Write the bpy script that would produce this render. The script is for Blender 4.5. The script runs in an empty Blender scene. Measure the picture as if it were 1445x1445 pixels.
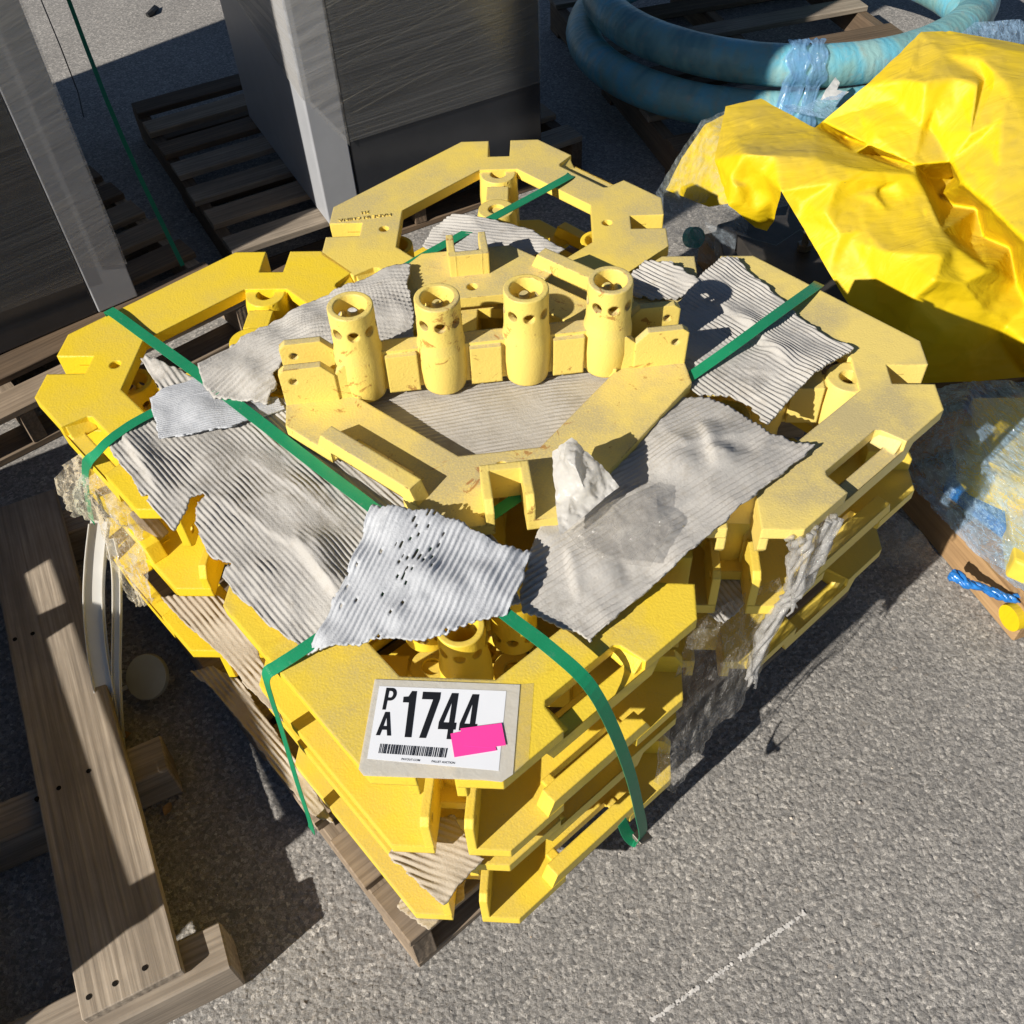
import bpy, bmesh, math, random
import numpy as np
from mathutils import Vector, Matrix
from mathutils.geometry import tessellate_polygon, delaunay_2d_cdt
from mathutils import noise as mn

S = bpy.context.scene
COL = S.collection
R = math.radians
random.seed(7); rng = np.random.default_rng(7)

# ------------------------------------------------------------------ camera, sky, sun, exposure
CAM_H = 1.65                                   # eye height of the photographer, metres
FPX, HALF = 1375.0, 722.5                      # focal length and half picture, survey units
_d = Vector(((800-HALF)/FPX, (1922-HALF)/FPX, 1)).normalized()   # plumb line seen by the camera
_up = -_d
_fw = Vector((0, 0, 1)); _fy = (_fw - _fw.dot(_up)*_up).normalized()
_X = _fy.cross(_up)
RC = Matrix((_X, _fy, _up))                    # camera axes -> world axes
cam = bpy.data.cameras.new('camera'); cam.sensor_width = 36; cam.lens = 36*FPX/(2*HALF)
cam.clip_start = .02; cam.clip_end = 400
co = bpy.data.objects.new('camera', cam); COL.objects.link(co)
c0, c1, c2 = RC.col[0], RC.col[1], RC.col[2]
co.matrix_world = Matrix(((c0[0], -c1[0], -c2[0], 0), (c0[1], -c1[1], -c2[1], 0), (c0[2], -c1[2], -c2[2], CAM_H), (0, 0, 0, 1)))
S.camera = co

SUN_EL, SUN_AZ = 31.5, -139.5                     # azimuth measured from +X, counter-clockwise
w = bpy.data.worlds.new('World'); S.world = w; w.use_nodes = True
nt = w.node_tree; nt.nodes.clear()
o_ = nt.nodes.new('ShaderNodeOutputWorld'); bg = nt.nodes.new('ShaderNodeBackground')
sky = nt.nodes.new('ShaderNodeTexSky'); sky.sky_type = 'NISHITA'; sky.sun_disc = False
sky.air_density = .7; sky.dust_density = .2; sky.altitude = 300; sky.sun_elevation = R(SUN_EL); sky.sun_rotation = R(90 - SUN_AZ)
bg.inputs['Strength'].default_value = .05
nt.links.new(sky.outputs[0], bg.inputs[0]); nt.links.new(bg.outputs[0], o_.inputs[0])
sl = bpy.data.lights.new('sun', 'SUN'); sl.energy = 5.0; sl.angle = R(.5); sl.color = (1, .94, .85)
so = bpy.data.objects.new('sun', sl); COL.objects.link(so)
sv = Vector((math.cos(R(SUN_EL))*math.cos(R(SUN_AZ)), math.cos(R(SUN_EL))*math.sin(R(SUN_AZ)), math.sin(R(SUN_EL))))
so.rotation_euler = sv.to_track_quat('Z', 'Y').to_euler(); so.location = sv*8
S.view_settings.view_transform = 'Standard'; S.view_settings.look = 'None'
S.view_settings.exposure = .42; S.view_settings.gamma = 1; S.view_settings.use_curve_mapping = False
S.render.engine = 'CYCLES'
S.cycles.max_bounces = 10; S.cycles.transparent_max_bounces = 16

# ------------------------------------------------------------------ helpers
def at(u, v, z):
    """surveyed point: picture bearing (u, v) met with the level z metres above the ground"""
    r = RC @ Vector(((u-HALF)/FPX, (v-HALF)/FPX, 1))
    t = (z-CAM_H)/r.z
    return Vector((r.x*t, r.y*t, z))

def tag(o, label=None, cat=None, group=None, kind=None):
    if label: o['label'] = label
    if cat: o['category'] = cat
    if group: o['group'] = group
    if kind: o['kind'] = kind
    return o

def link(name, me, mat=None, parent=None):
    o = bpy.data.objects.new(name, me); COL.objects.link(o)
    if mat and not me.materials: me.materials.append(mat)
    if parent: o.parent = parent
    return o

def empty(name, loc, rot=(0, 0, 0), sc=1.0):
    o = bpy.data.objects.new(name, None); COL.objects.link(o)
    o.location = loc; o.rotation_euler = rot; o.scale = (sc,)*3
    o.empty_display_size = .05
    return o

def mesh(name, vs, fs, smooth=False):
    me = bpy.data.meshes.new(name); me.from_pydata([tuple(v) for v in vs], [], [tuple(f) for f in fs]); me.update()
    if smooth:
        for p in me.polygons: p.use_smooth = True
    return me

class MB:
    def __init__(s): s.v = []; s.f = []
    def add(s, vs, fs):
        n = len(s.v); s.v += [tuple(v) for v in vs]; s.f += [tuple(i+n for i in f) for f in fs]; return s
    def box(s, x0, x1, y0, y1, z0, z1, M=None):
        vs = [Vector((x, y, z)) for z in (z0, z1) for x, y in ((x0, y0), (x1, y0), (x1, y1), (x0, y1))]
        if M: vs = [M @ v for v in vs]
        return s.add(vs, [(3, 2, 1, 0), (4, 5, 6, 7), (0, 1, 5, 4), (1, 2, 6, 5), (2, 3, 7, 6), (3, 0, 4, 7)])
    def prism(s, loops, z0, z1, M=None, inset=0):
        """solid from a plan outline (first loop) with holes (other loops)"""
        pts = [[Vector((x, y, 0)) for x, y in L] for L in loops]
        tris = tessellate_polygon(pts); flat = [p for L in pts for p in L]
        nv = len(flat); vs = [Vector((p.x, p.y, z1)) for p in flat] + [Vector((p.x, p.y, z0)) for p in flat]
        fs = []
        for a, b, c in tris:
            nz = (flat[b]-flat[a]).cross(flat[c]-flat[a]).z
            if nz < 0: a, c = c, a
            fs.append((a, b, c)); fs.append((nv+c, nv+b, nv+a))
        k = 0
        for i, L in enumerate(pts):
            m = len(L); ar = sum(L[j].x*L[(j+1) % m].y-L[(j+1) % m].x*L[j].y for j in range(m))
            ccw = (ar > 0) == (i == 0)
            for j in range(m):
                a, b = k+j, k+(j+1) % m
                fs.append((nv+a, nv+b, b, a) if ccw else (a, b, nv+b, nv+a))
            k += m
        if M: vs = [M @ v for v in vs]
        return s.add(vs, fs)
    def poly(s, prof, axis_pts):
        return s
    def tube(s, path, rad, n=14, cap=True, jit=0):
        path = [Vector(p) for p in path]; N = len(path); vs = []; fs = []; up = Vector((0, 0, 1)); prev = None
        for i, p in enumerate(path):
            t = (path[min(i+1, N-1)]-path[max(i-1, 0)]).normalized()
            a = t.cross(up) if prev is None else (prev - prev.dot(t)*t)
            if a.length < 1e-4: a = t.cross(Vector((1, 0, 0)))
            a.normalize(); prev = a; b = t.cross(a)
            r = rad[i] if hasattr(rad, '__len__') else rad
            for k in range(n):
                q = 2*math.pi*k/n; rr = r*(1+jit*mn.noise(Vector((i*.7, k*1.3, 4.2))))
                vs.append(p + a*math.cos(q)*rr + b*math.sin(q)*rr)
        for i in range(N-1):
            for k in range(n):
                fs.append((i*n+k, i*n+(k+1) % n, (i+1)*n+(k+1) % n, (i+1)*n+k))
        if cap: fs.append(tuple(range(n-1, -1, -1))); fs.append(tuple((N-1)*n+k for k in range(n)))
        return s.add(vs, fs)
    def build(s, name, mat=None, parent=None, smooth=False, bevel=0):
        o = link(name, mesh(name, s.v, s.f, smooth), mat, parent)
        if bevel:
            m = o.modifiers.new('bevel', 'BEVEL'); m.width = bevel; m.segments = 2; m.limit_method = 'ANGLE'
        return o

def copy_tree(o, parent=None):
    c = o.copy(); COL.objects.link(c)
    if parent: c.parent = parent
    for ch in list(o.children): copy_tree(ch, c)
    return c

# ------------------------------------------------------------------ material kit
class NT:
    def __init__(s, name):
        s.m = bpy.data.materials.new(name); s.m.use_nodes = True
        s.t = s.m.node_tree; s.t.nodes.clear(); s.out = s.n('OutputMaterial')
    def n(s, typ, **kw):
        nd = s.t.nodes.new('ShaderNode'+typ)
        for k, v in kw.items():
            if k in nd.inputs: s.set(nd.inputs[k], v)
            else: setattr(nd, k, v)
        return nd
    def set(s, sock, v):
        if hasattr(v, 'node'): s.t.links.new(v, sock)
        elif hasattr(v, 'outputs'): s.t.links.new(v.outputs[0], sock)
        else:
            if isinstance(v, (tuple, list)) and len(v) == 3 and sock.type == 'RGBA': v = (*v, 1)
            sock.default_value = v
    def coord(s, kind='Object', scale=None, rot=None, vt='POINT'):
        c = s.n('TexCoord').outputs[kind]
        if scale is None: return c
        mp = s.n('Mapping', vector_type=vt); s.set(mp.inputs['Vector'], c); mp.inputs['Scale'].default_value = scale
        if rot: mp.inputs['Rotation'].default_value = rot
        return mp.outputs[0]
    def noise(s, vec, scale, detail=4, rough=.55, out='Fac', dist=0):
        nd = s.n('TexNoise'); s.set(nd.inputs['Vector'], vec); nd.inputs['Scale'].default_value = scale
        nd.inputs['Detail'].default_value = detail; nd.inputs['Roughness'].default_value = rough
        nd.inputs['Distortion'].default_value = dist
        return nd.outputs[out]
    def ramp(s, fac, stops):
        nd = s.n('ValToRGB'); s.set(nd.inputs[0], fac); e = nd.color_ramp.elements
        while len(e) < len(stops): e.new(.5)
        for el, (p, c) in zip(e, stops):
            el.position = p; el.color = (*c, 1) if isinstance(c, (tuple, list)) else (c, c, c, 1)
        return nd.outputs[0]
    def mix(s, fac, a, b, mode='MIX'):
        nd = s.n('MixRGB', blend_type=mode); s.set(nd.inputs[0], fac); s.set(nd.inputs[1], a); s.set(nd.inputs[2], b)
        return nd.outputs[0]
    def math(s, op, a, b=0., clamp=False):
        nd = s.n('Math', operation=op, use_clamp=clamp); s.set(nd.inputs[0], a); s.set(nd.inputs[1], b); return nd.outputs[0]
    def bump(s, h, strength=.3, dist=.002, normal=None):
        nd = s.n('Bump'); s.set(nd.inputs['Height'], h); nd.inputs['Strength'].default_value = strength
        nd.inputs['Distance'].default_value = dist
        if normal is not None: s.set(nd.inputs['Normal'], normal)
        return nd.outputs[0]
    def bsdf(s, **kw):
        nd = s.n('BsdfPrincipled')
        for k, v in kw.items(): s.set(nd.inputs[k.replace('_', ' ')], v)
        return nd
    def done(s, sh): s.set(s.out.inputs['Surface'], sh if hasattr(sh, 'node') else sh.outputs[0]); return s.m

def make_paint():
    m = NT('yellow_paint'); P = m.coord('Object'); G = m.n('NewGeometry')
    oi = m.n('ObjectInfo'); sep = m.n('SeparateColor'); m.set(sep.inputs[0], oi.outputs['Color'])
    wp = G.outputs['Position']
    base = m.mix(m.noise(wp, 9, 3), (.83, .60, .030), (.79, .56, .020))
    nz = m.n('SeparateXYZ'); m.set(nz.inputs[0], G.outputs['True Normal'])
    up = m.math('SMOOTH_MAX', nz.outputs[2], 0.)
    # dust that settles on level faces, patchy, plus a paler chalked coat on some of the castings
    patch = m.ramp(m.noise(wp, 4.5, 4, .62), [(.40, .10), (.60, 1.)])
    fine = m.ramp(m.noise(wp, 330, 3, .7), [(.35, .55), (.6, 1.)])
    dust = m.math('MULTIPLY', m.math('MULTIPLY', m.math('MULTIPLY', up, patch), fine), sep.outputs[0], clamp=True)
    chalk = m.mix(sep.outputs[1], base, (.79, .63, .215))
    chips = m.ramp(m.noise(wp, 70, 5, .65), [(.70, 0.), (.73, 1.)])
    rust = m.math('MULTIPLY', chips, sep.outputs[2])
    col = m.mix(dust, chalk, (.48, .395, .19))
    speck = m.ramp(m.noise(wp, 260, 2, .5), [(.72, 0.), (.78, 1.)])
    col = m.mix(m.math('MULTIPLY', speck, .35), col, (.2, .13, .04))
    col = m.mix(rust, col, (.16, .045, .012))
    bev = m.n('Bevel'); bev.samples = 4; bev.inputs['Radius'].default_value = .0040
    h = m.math('ADD', m.noise(P, 300, 3, .5), m.math('MULTIPLY', m.noise(P, 90, 2, .5), .6))
    nrm = m.bump(h, .34, .0016, bev.outputs[0])
    # wear where the paint is knocked off the arrises
    dt = m.n('VectorMath', operation='DOT_PRODUCT'); m.set(dt.inputs[0], bev.outputs[0]); m.set(dt.inputs[1], G.outputs['Normal'])
    edge = m.ramp(dt.outputs['Value'], [(.90, 1.), (.985, 0.)])
    worn = m.math('MULTIPLY', edge, m.ramp(m.noise(wp, 28, 5, .7), [(.56, 0.), (.64, 1.)]))
    runs = m.math('MULTIPLY', m.ramp(m.noise(wp, 21, 6, .72, dist=.8), [(.60, 0.), (.64, 1.)]), sep.outputs[2])
    col = m.mix(m.math('MULTIPLY', worn, m.math('ADD', .30, sep.outputs[2], clamp=True)), col, (.17, .055, .016))
    col = m.mix(runs, col, (.30, .10, .02))
    grime = m.ramp(m.noise(wp, 12, 6, .7), [(.62, 0.), (.8, .25)])
    col = m.mix(grime, col, (.30, .215, .075))
    rough = m.math('ADD', .36, m.math('MULTIPLY', dust, .4))
    return m.done(m.bsdf(Base_Color=col, Roughness=rough, Normal=nrm, Specular_IOR_Level=.4))

def make_wood(name, light, dark, grey=.0, scale=1.):
    m = NT(name); oi = m.n('ObjectInfo')
    off = m.n('CombineXYZ'); 
    rr = m.math('MULTIPLY', oi.outputs['Random'], 37.)
    for i in range(3): m.set(off.inputs[i], rr)
    v = m.n('VectorMath', operation='ADD'); m.set(v.inputs[0], m.coord('Object')); m.set(v.inputs[1], off)
    mp = m.n('Mapping'); m.set(mp.inputs[0], v); mp.inputs['Scale'].default_value = (1.2*scale, 14*scale, 14*scale)
    mp2 = m.n('Mapping'); m.set(mp2.inputs[0], v); mp2.inputs['Scale'].default_value = (5, 150, 150)
    wv = m.n('TexWave', wave_type='BANDS', bands_direction='Y'); m.set(wv.inputs['Vector'], mp.outputs[0])
    wv.inputs['Scale'].default_value = 1.6; wv.inputs['Distortion'].default_value = 5.5; wv.inputs['Detail'].default_value = 3
    wv.inputs['Detail Scale'].default_value = .55
    g = m.noise(mp.outputs[0], 1.4, 5, .6); fib = m.noise(mp2.outputs[0], 1., 4, .6)
    c = m.mix(m.math('MULTIPLY', m.math('POWER', wv.outputs[1], 2.6), .42), light, dark)
    c = m.mix(m.ramp(g, [(.3, 0.), (.75, .7)]), c, tuple(x*.62 for x in dark))
    c = m.mix(m.ramp(fib, [(.42, .0), (.62, .45)]), c, tuple(x*.5 for x in dark))
    c = m.mix(m.ramp(m.noise(v.outputs[0], 6, 5, .65), [(.42, 0.), (.7, .55)]), c, tuple(x*.55+.03 for x in dark))
    t = m.math('ADD', .75, m.math('MULTIPLY', oi.outputs['Random'], .4))
    c = m.mix(1., c, t, 'MULTIPLY')
    n = m.bump(m.math('ADD', fib, m.math('MULTIPLY', wv.outputs[1], .35)), .6, .0015)
    return m.done(m.bsdf(Base_Color=c, Roughness=.82, Normal=n, Specular_IOR_Level=.2))

def make_card(name, a, b, c3):
    m = NT(name); P = m.n('NewGeometry').outputs['Position']; oi = m.n('ObjectInfo')
    c = m.mix(m.ramp(m.noise(P, 7, 4, .6), [(.35, 0.), (.65, 1.)]), a, b)
    c = m.mix(m.ramp(m.noise(P, 60, 4, .7), [(.52, 0.), (.75, .5)]), c, c3)
    c = m.mix(m.ramp(m.noise(P, 16, 5, .75), [(.56, 0.), (.68, .4)]), c, tuple(x*.6 for x in c3))
    n = m.bump(m.math('ADD', m.noise(P, 420, 3, .6), m.math('MULTIPLY', m.noise(P, 130, 4, .65, dist=.6), 1.4)), .5, .0014)
    return m.done(m.bsdf(Base_Color=c, Roughness=.8, Normal=n, Specular_IOR_Level=.25))

def make_asphalt():
    m = NT('asphalt'); P = m.n('NewGeometry').outputs['Position']
    vo = m.n('TexVoronoi', feature='F1'); m.set(vo.inputs['Vector'], P); vo.inputs['Scale'].default_value = 170
    ran = m.n('SeparateColor', Color=vo.outputs['Color']).outputs[0]
    col = m.ramp(ran, [(0., (.19, .184, .176)), (.45, (.295, .281, .262)), (.85, (.375, .355, .328)), (1., (.54, .51, .465))])
    col = m.mix(m.ramp(m.noise(P, 420, 3, .7), [(.38, .7), (.56, 0.)]), col, (.14, .132, .122))
    big = m.ramp(m.noise(P, 1.7, 6, .62), [(.3, .84), (.7, 1.12)])
    col = m.mix(1., col, big, 'MULTIPLY')
    col = m.mix(m.ramp(m.noise(P, 34, 3, .6), [(.64, 0.), (.75, .45)]), col, (.31, .25, .19))
    col = m.mix(m.ramp(m.noise(P, 4.5, 5, .7), [(.60, 0.), (.72, .35)]), col, (.13, .12, .11))
    h = m.math('ADD', m.noise(P, 230, 4, .7), m.math('MULTIPLY', m.noise(P, 90, 3, .6), .8))
    n = m.bump(h, .6, .0022)
    return m.done(m.bsdf(Base_Color=col, Roughness=.85, Normal=n, Specular_IOR_Level=.25))

def make_film(name, tint, white=.12, gloss_r=.08, scale=40, streak=None, alpha_lo=.1, alpha_hi=.6, bump=.4, bscale=30, lo=.38, hi=.72, ridges=0.):
    """clear stretch film: mostly see-through, milky where it bunches, glossy"""
    m = NT(name); P = m.coord('Object') if streak is None else m.coord('Object', streak[0], streak[1], 'TEXTURE')
    n1 = m.noise(P, scale, 5, .62, dist=.4)
    al = m.ramp(n1, [(lo, alpha_lo), (hi, alpha_hi)])
    n2 = m.noise(P, scale*1.3, 3, .6, dist=1.)
    if ridges: al = m.math('ADD', al, m.math('MULTIPLY', m.ramp(m.math('ABSOLUTE', m.math('SUBTRACT', n2, .5)), [(.0, 1.), (.022, 0.)]), ridges), clamp=True)
    nb = m.bump(m.noise(P, bscale, 4, .6, dist=.6), bump, .01)
    d = m.bsdf(Base_Color=tint, Roughness=gloss_r, Normal=nb, Specular_IOR_Level=.9)
    tl = m.n('BsdfTranslucent', Color=tint); tr = m.n('BsdfTransparent'); tr.inputs[0].default_value = (.98, .98, .98, 1)
    mx = m.n('MixShader'); mx.inputs[0].default_value = .4; m.set(mx.inputs[1], d); m.set(mx.inputs[2], tl)
    lw = m.n('LayerWeight'); lw.inputs[0].default_value = .35
    al = m.math('ADD', al, m.math('MULTIPLY', m.math('POWER', lw.outputs['Facing'], 2.), .35), clamp=True)
    m2 = m.n('MixShader'); m.set(m2.inputs[0], al); m.set(m2.inputs[1], tr); m.set(m2.inputs[2], mx)
    return m.done(m2)

def make_simple(name, col, rough=.5, spec=.5, metal=0., nscale=0, nstr=.2, var=.12, vscale=12, trans=0.):
    m = NT(name); P = m.n('NewGeometry').outputs['Position']
    c = m.mix(m.ramp(m.noise(P, vscale, 4, .6), [(.3, 0.), (.7, 1.)]), tuple(x*(1-var) for x in col), tuple(min(1, x*(1+var)) for x in col))
    kw = dict(Base_Color=c, Roughness=rough, Specular_IOR_Level=spec, Metallic=metal)
    if nscale: kw['Normal'] = m.bump(m.noise(P, nscale, 3, .6), nstr, .002)
    b = m.bsdf(**kw)
    if trans:
        t = m.n('BsdfTranslucent', Color=col); x = m.n('MixShader'); x.inputs[0].default_value = trans
        m.set(x.inputs[1], b); m.set(x.inputs[2], t); return m.done(x)
    return m.done(b)

def make_tarp():
    m = NT('yellow_tarp'); G = m.n('NewGeometry'); P = G.outputs['Position']
    nz = m.n('SeparateXYZ'); m.set(nz.inputs[0], G.outputs['Normal'])
    dust = m.math('MULTIPLY', m.ramp(nz.outputs[2], [(.55, 0.), (.98, 1.)]), m.ramp(m.noise(P, 4, 5, .6), [(.35, .1), (.65, .75)]))
    c = m.mix(dust, (.66, .47, .006), (.37, .28, .075))
    mp = m.n('Mapping'); m.set(mp.inputs[0], P); mp.inputs['Rotation'].default_value = (0, 0, R(-35)); mp.inputs['Scale'].default_value = (5, 22, 10)
    n = m.bump(m.math('ADD', m.noise(mp.outputs[0], 1.0, 3, .5, dist=1.2), m.math('MULTIPLY', m.noise(P, 600, 2), .03)), .32, .014)
    return m.done(m.bsdf(Base_Color=c, Roughness=.52, Normal=n, Specular_IOR_Level=.28))

M = {}
M['paint'] = make_paint()
M['asphalt'] = make_asphalt()
M['wood'] = make_wood('pallet_wood', (.39, .305, .22), (.25, .185, .125))
M['wood_grey'] = make_wood('weathered_wood', (.46, .385, .30), (.25, .20, .15))
M['wood_new'] = make_wood('fresh_wood', (.52, .34, .17), (.36, .21, .095))
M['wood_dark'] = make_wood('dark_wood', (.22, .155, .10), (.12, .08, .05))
M['card'] = make_card('grey_cardboard', (.46, .44, .405), (.395, .378, .352), (.31, .275, .225))
M['card_beige'] = make_card('beige_cardboard', (.47, .41, .32), (.40, .34, .26), (.33, .26, .18))
M['card_dull'] = make_card('dull_cardboard', (.43, .405, .365), (.37, .345, .31), (.31, .28, .235))
M['card_pale'] = make_card('pale_cardboard', (.48, .495, .52), (.40, .415, .44), (.28, .30, .33))
_m = NT('green_strap'); _P = _m.n('NewGeometry').outputs['Position']
_ch = _m.n('TexChecker'); _m.set(_ch.inputs[0], _P); _ch.inputs['Scale'].default_value = 420
_c = _m.mix(_m.noise(_P, 22, 5, .7), (.010, .22, .095), (.022, .33, .15))
_c = _m.mix(_m.ramp(_m.noise(_P, 160, 4, .7), [(.6, 0.), (.72, .5)]), _c, (.16, .30, .22))
_b = _m.bsdf(Base_Color=_c, Roughness=.34, Specular_IOR_Level=.55, Normal=_m.bump(_m.math('ADD', _m.noise(_P, 500, 2), _m.math('MULTIPLY', _ch.outputs[1], .5)), .25, .001))
_t = _m.n('BsdfTranslucent', Color=(.01, .30, .13)); _x = _m.n('MixShader'); _x.inputs[0].default_value = .15; _m.set(_x.inputs[1], _b); _m.set(_x.inputs[2], _t)
M['strap'] = _m.done(_x)
M['paper'] = make_simple('white_paper', (.78, .80, .84), .45, .5, var=.02)
M['ink'] = make_simple('black_ink', (.012, .013, .016), .4, .4, var=.05)
M['pink'] = make_simple('pink_paper', (.95, .06, .36), .55, .3, var=.03)
M['sleeve'] = make_film('clear_sleeve', (.86, .84, .78), alpha_lo=.80, alpha_hi=.93, scale=60, gloss_r=.22, bump=.12, bscale=80)
M['tape'] = make_film('clear_tape', (.75, .72, .6), alpha_lo=.10, alpha_hi=.2, scale=60, gloss_r=.2, bump=.1)
M['film'] = make_film('clear_film', (.74, .72, .68), alpha_lo=.02, alpha_hi=.38, scale=1., streak=((.016, .016, .11), (R(8), R(12), 0)), bump=.8, bscale=1.6, gloss_r=.06, ridges=.35)
M['film_blue'] = make_film('blue_film', (.40, .60, .84), alpha_lo=.22, alpha_hi=.66, scale=1., streak=((.012, .05, .03), (0, 0, R(30))), bump=1., bscale=1.4, gloss_r=.06, ridges=.45)
M['film_rope'] = make_film('bunched_film', (.70, .69, .67), alpha_lo=.25, alpha_hi=.72, scale=50, bump=.8, bscale=90, gloss_r=.06)
M['film_cream'] = make_film('cream_film', (.84, .80, .70), alpha_lo=.08, alpha_hi=.50, scale=1., streak=((.016, .016, .08), (R(15), R(-10), 0)), bump=.9, bscale=1.6, gloss_r=.05, ridges=.45)
M['film_side'] = make_film('bluish_film', (.55, .64, .72), alpha_lo=.04, alpha_hi=.42, scale=40, bump=.9, bscale=60, gloss_r=.05)
M['film_blue2'] = make_film('blue_tie_film', (.26, .48, .76), alpha_lo=.40, alpha_hi=.85, scale=30, bump=.6, bscale=40)
M['film_grey'] = make_film('grey_film', (.42, .40, .37), alpha_lo=.22, alpha_hi=.5, scale=40, bump=.6, bscale=60, ridges=.2)
M['tarp'] = make_tarp()
M['trim'] = make_simple('milky_plastic', (.74, .73, .69), .3, .5, var=.06, trans=.3)
M['cap'] = make_simple('shaded_milky_plastic', (.36, .35, .27), .5, .4, var=.1)  # milky plastic with the shade on the cap put into its colour
M['steel_dark'] = make_simple('dark_steel', (.075, .068, .062), .5, .5, metal=.5, nscale=60, var=.3)
M['bolt'] = make_simple('bolt_steel', (.22, .20, .17), .4, .5, metal=.7, var=.3)
M['cab_grey'] = make_simple('grey_enamel', (.34, .35, .37), .4, .5, var=.05)
M['cab_dark'] = make_simple('dark_panel', (.035, .037, .042), .16, .6, var=.1)
M['chalk'] = make_simple('chalk', (.62, .60, .57), .9, .1, var=.2, vscale=90)
M['rubber'] = make_simple('black_rubber', (.015, .014, .013), .6, .3)
M['paper_torn'] = make_simple('torn_white_plastic', (.66, .65, .63), .35, .5, nscale=90, nstr=.5, var=.12, vscale=40, trans=.4)
M['blue'] = make_simple('blue_plastic', (.02, .15, .44), .22, .5, nscale=110, nstr=.9, var=.3, vscale=60)
M['cable'] = make_simple('dark_cable', (.02, .02, .02), .6)
M['hole'] = make_simple('nail_hole', (.012, .010, .008), .9, .1)

# ------------------------------------------------------------------ ground
def ground():
    """one sheet to the horizon; near the camera the worn aggregate is modelled stone by stone"""
    x0, x1, y0, y1 = -1.02, 1.62, .24, 1.55
    xs = np.arange(x0, x1, .0021); ys = [y0]
    while ys[-1] < y1: ys.append(ys[-1]+.0011+.0016*ys[-1]/1.2)
    ys = np.array(ys); X, Y = np.meshgrid(xs, ys, indexing='ij')
    def worley(cell, seed, tilt, lo):
        """jittered grains: flat-topped stones with their own level and tilt, narrow gaps between them"""
        g = np.random.default_rng(seed); nx, ny = int((x1-x0)/cell)+5, int((y1-y0)/cell)+6
        jx, jy = g.random((nx, ny)), g.random((nx, ny)); lev = g.random((nx, ny)); tx, ty = g.normal(0, tilt, (nx, ny)), g.normal(0, tilt, (nx, ny))
        rad = .62+.5*g.random((nx, ny)); an = g.random((nx, ny))*3.14; el = .75+.45*g.random((nx, ny))
        gx, gy = (X-x0)/cell+2, (Y-y0)/cell+2; ix, iy = gx.astype(int), gy.astype(int)
        best = np.full(X.shape, -9.)
        for dx in (-1, 0, 1):
            for dy in (-1, 0, 1):
                a, b = ix+dx, iy+dy; ux, uy = gx-a-jx[a, b], gy-b-jy[a, b]
                c_, s_ = np.cos(an[a, b]), np.sin(an[a, b]); px_, py_ = (ux*c_+uy*s_)/el[a, b], (-ux*s_+uy*c_)*el[a, b]
                d = np.sqrt(px_*px_+py_*py_)/rad[a, b]
                h = (lo+(1-lo)*lev[a, b])*(1-np.clip(d, 0, 2)**3.2)+tx[a, b]*ux+ty[a, b]*uy
                best = np.maximum(best, np.where(d < 1.25, h, -9.))
        return np.clip(best, -.35, 1.6)
    h1 = worley(.0078, 3, .30, .25); h2 = worley(.0043, 8, .25, .1)
    sm = rng.normal(0, 1, X.shape)
    patch = np.sin(X*7.1+1.3*np.sin(Y*5.2))*np.cos(Y*6.3+.9*np.sin(X*4.1))
    Z = .0015*np.maximum(h1, -.25)*(1+.25*patch)+.0007*h2+.00007*sm-.0016
    edge = np.minimum.reduce([(X-x0)/.05, (xs[-1]-X)/.05, (Y-y0)/.05, (ys[-1]-Y)/.12]).clip(0, 1)
    Z = Z*edge-.0012*(1-edge)
    nx, ny = X.shape
    ca_, sa_ = math.cos(R(37.5)), math.sin(R(37.5))                    # nothing to see under the main pallet
    lx = (X+.196)*ca_+(Y-.485)*sa_; ly = -(X+.196)*sa_+(Y-.485)*ca_
    idx = np.arange(nx*ny).reshape(nx, ny)
    hid = (lx > .08) & (lx < 1.0) & (ly > .08) & (ly < .95)
    q = np.stack([idx[:-1, :-1], idx[1:, :-1], idx[1:, 1:], idx[:-1, 1:]], -1)[~hid[:-1, :-1]]
    V = np.stack([X, Y, Z], -1).reshape(-1, 3)
    n0 = len(V); E_ = 60.
    bx, by = xs[-1], ys[-1]; z_ = -.0012
    ring = [(x0, y0), (bx, y0), (bx, by), (x0, by), (-E_, -E_), (E_, -E_), (E_, E_), (-E_, E_)]
    V = np.concatenate([V, np.array([(a, b, z_) for a, b in ring])])
    q = np.concatenate([q, n0+np.array([(0, 4, 5, 1), (1, 5, 6, 2), (2, 6, 7, 3), (3, 7, 4, 0)])])
    me = bpy.data.meshes.new('ground')
    me.vertices.add(len(V)); me.vertices.foreach_set('co', V.ravel())
    me.loops.add(q.size); me.loops.foreach_set('vertex_index', q.ravel().astype(np.int32))
    me.polygons.add(len(q)); me.polygons.foreach_set('loop_start', np.arange(0, q.size, 4, dtype=np.int32))
    me.update(calc_edges=True); me.polygons.foreach_set('use_smooth', np.zeros(len(q), bool))
    tag(link('ground', me, M['asphalt']), kind='structure')
    # loose grit lying on it
    N = 2600
    x = rng.uniform(-1.2, 1.6, N); y = rng.uniform(.28, 2.3, N)
    r = rng.lognormal(math.log(.0017), .45, N).clip(.0008, .0055)
    base = np.array([(1, 0, 0), (.3, .9, 0), (-.85, .5, 0), (-.7, -.7, 0), (.45, -.85, 0), (.1, .05, 1)])
    th = rng.uniform(0, 2*np.pi, N); c, s_ = np.cos(th), np.sin(th)
    b = base[None]*(1+rng.uniform(-.3, .3, (N, 6, 3)))
    vx = (b[..., 0]*c[:, None]-b[..., 1]*s_[:, None])*r[:, None]+x[:, None]
    vy = (b[..., 0]*s_[:, None]+b[..., 1]*c[:, None])*r[:, None]*rng.uniform(.6, 1, N)[:, None]+y[:, None]
    vz = b[..., 2]*r[:, None]*rng.uniform(.6, 1.2, N)[:, None]-.0012
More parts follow.
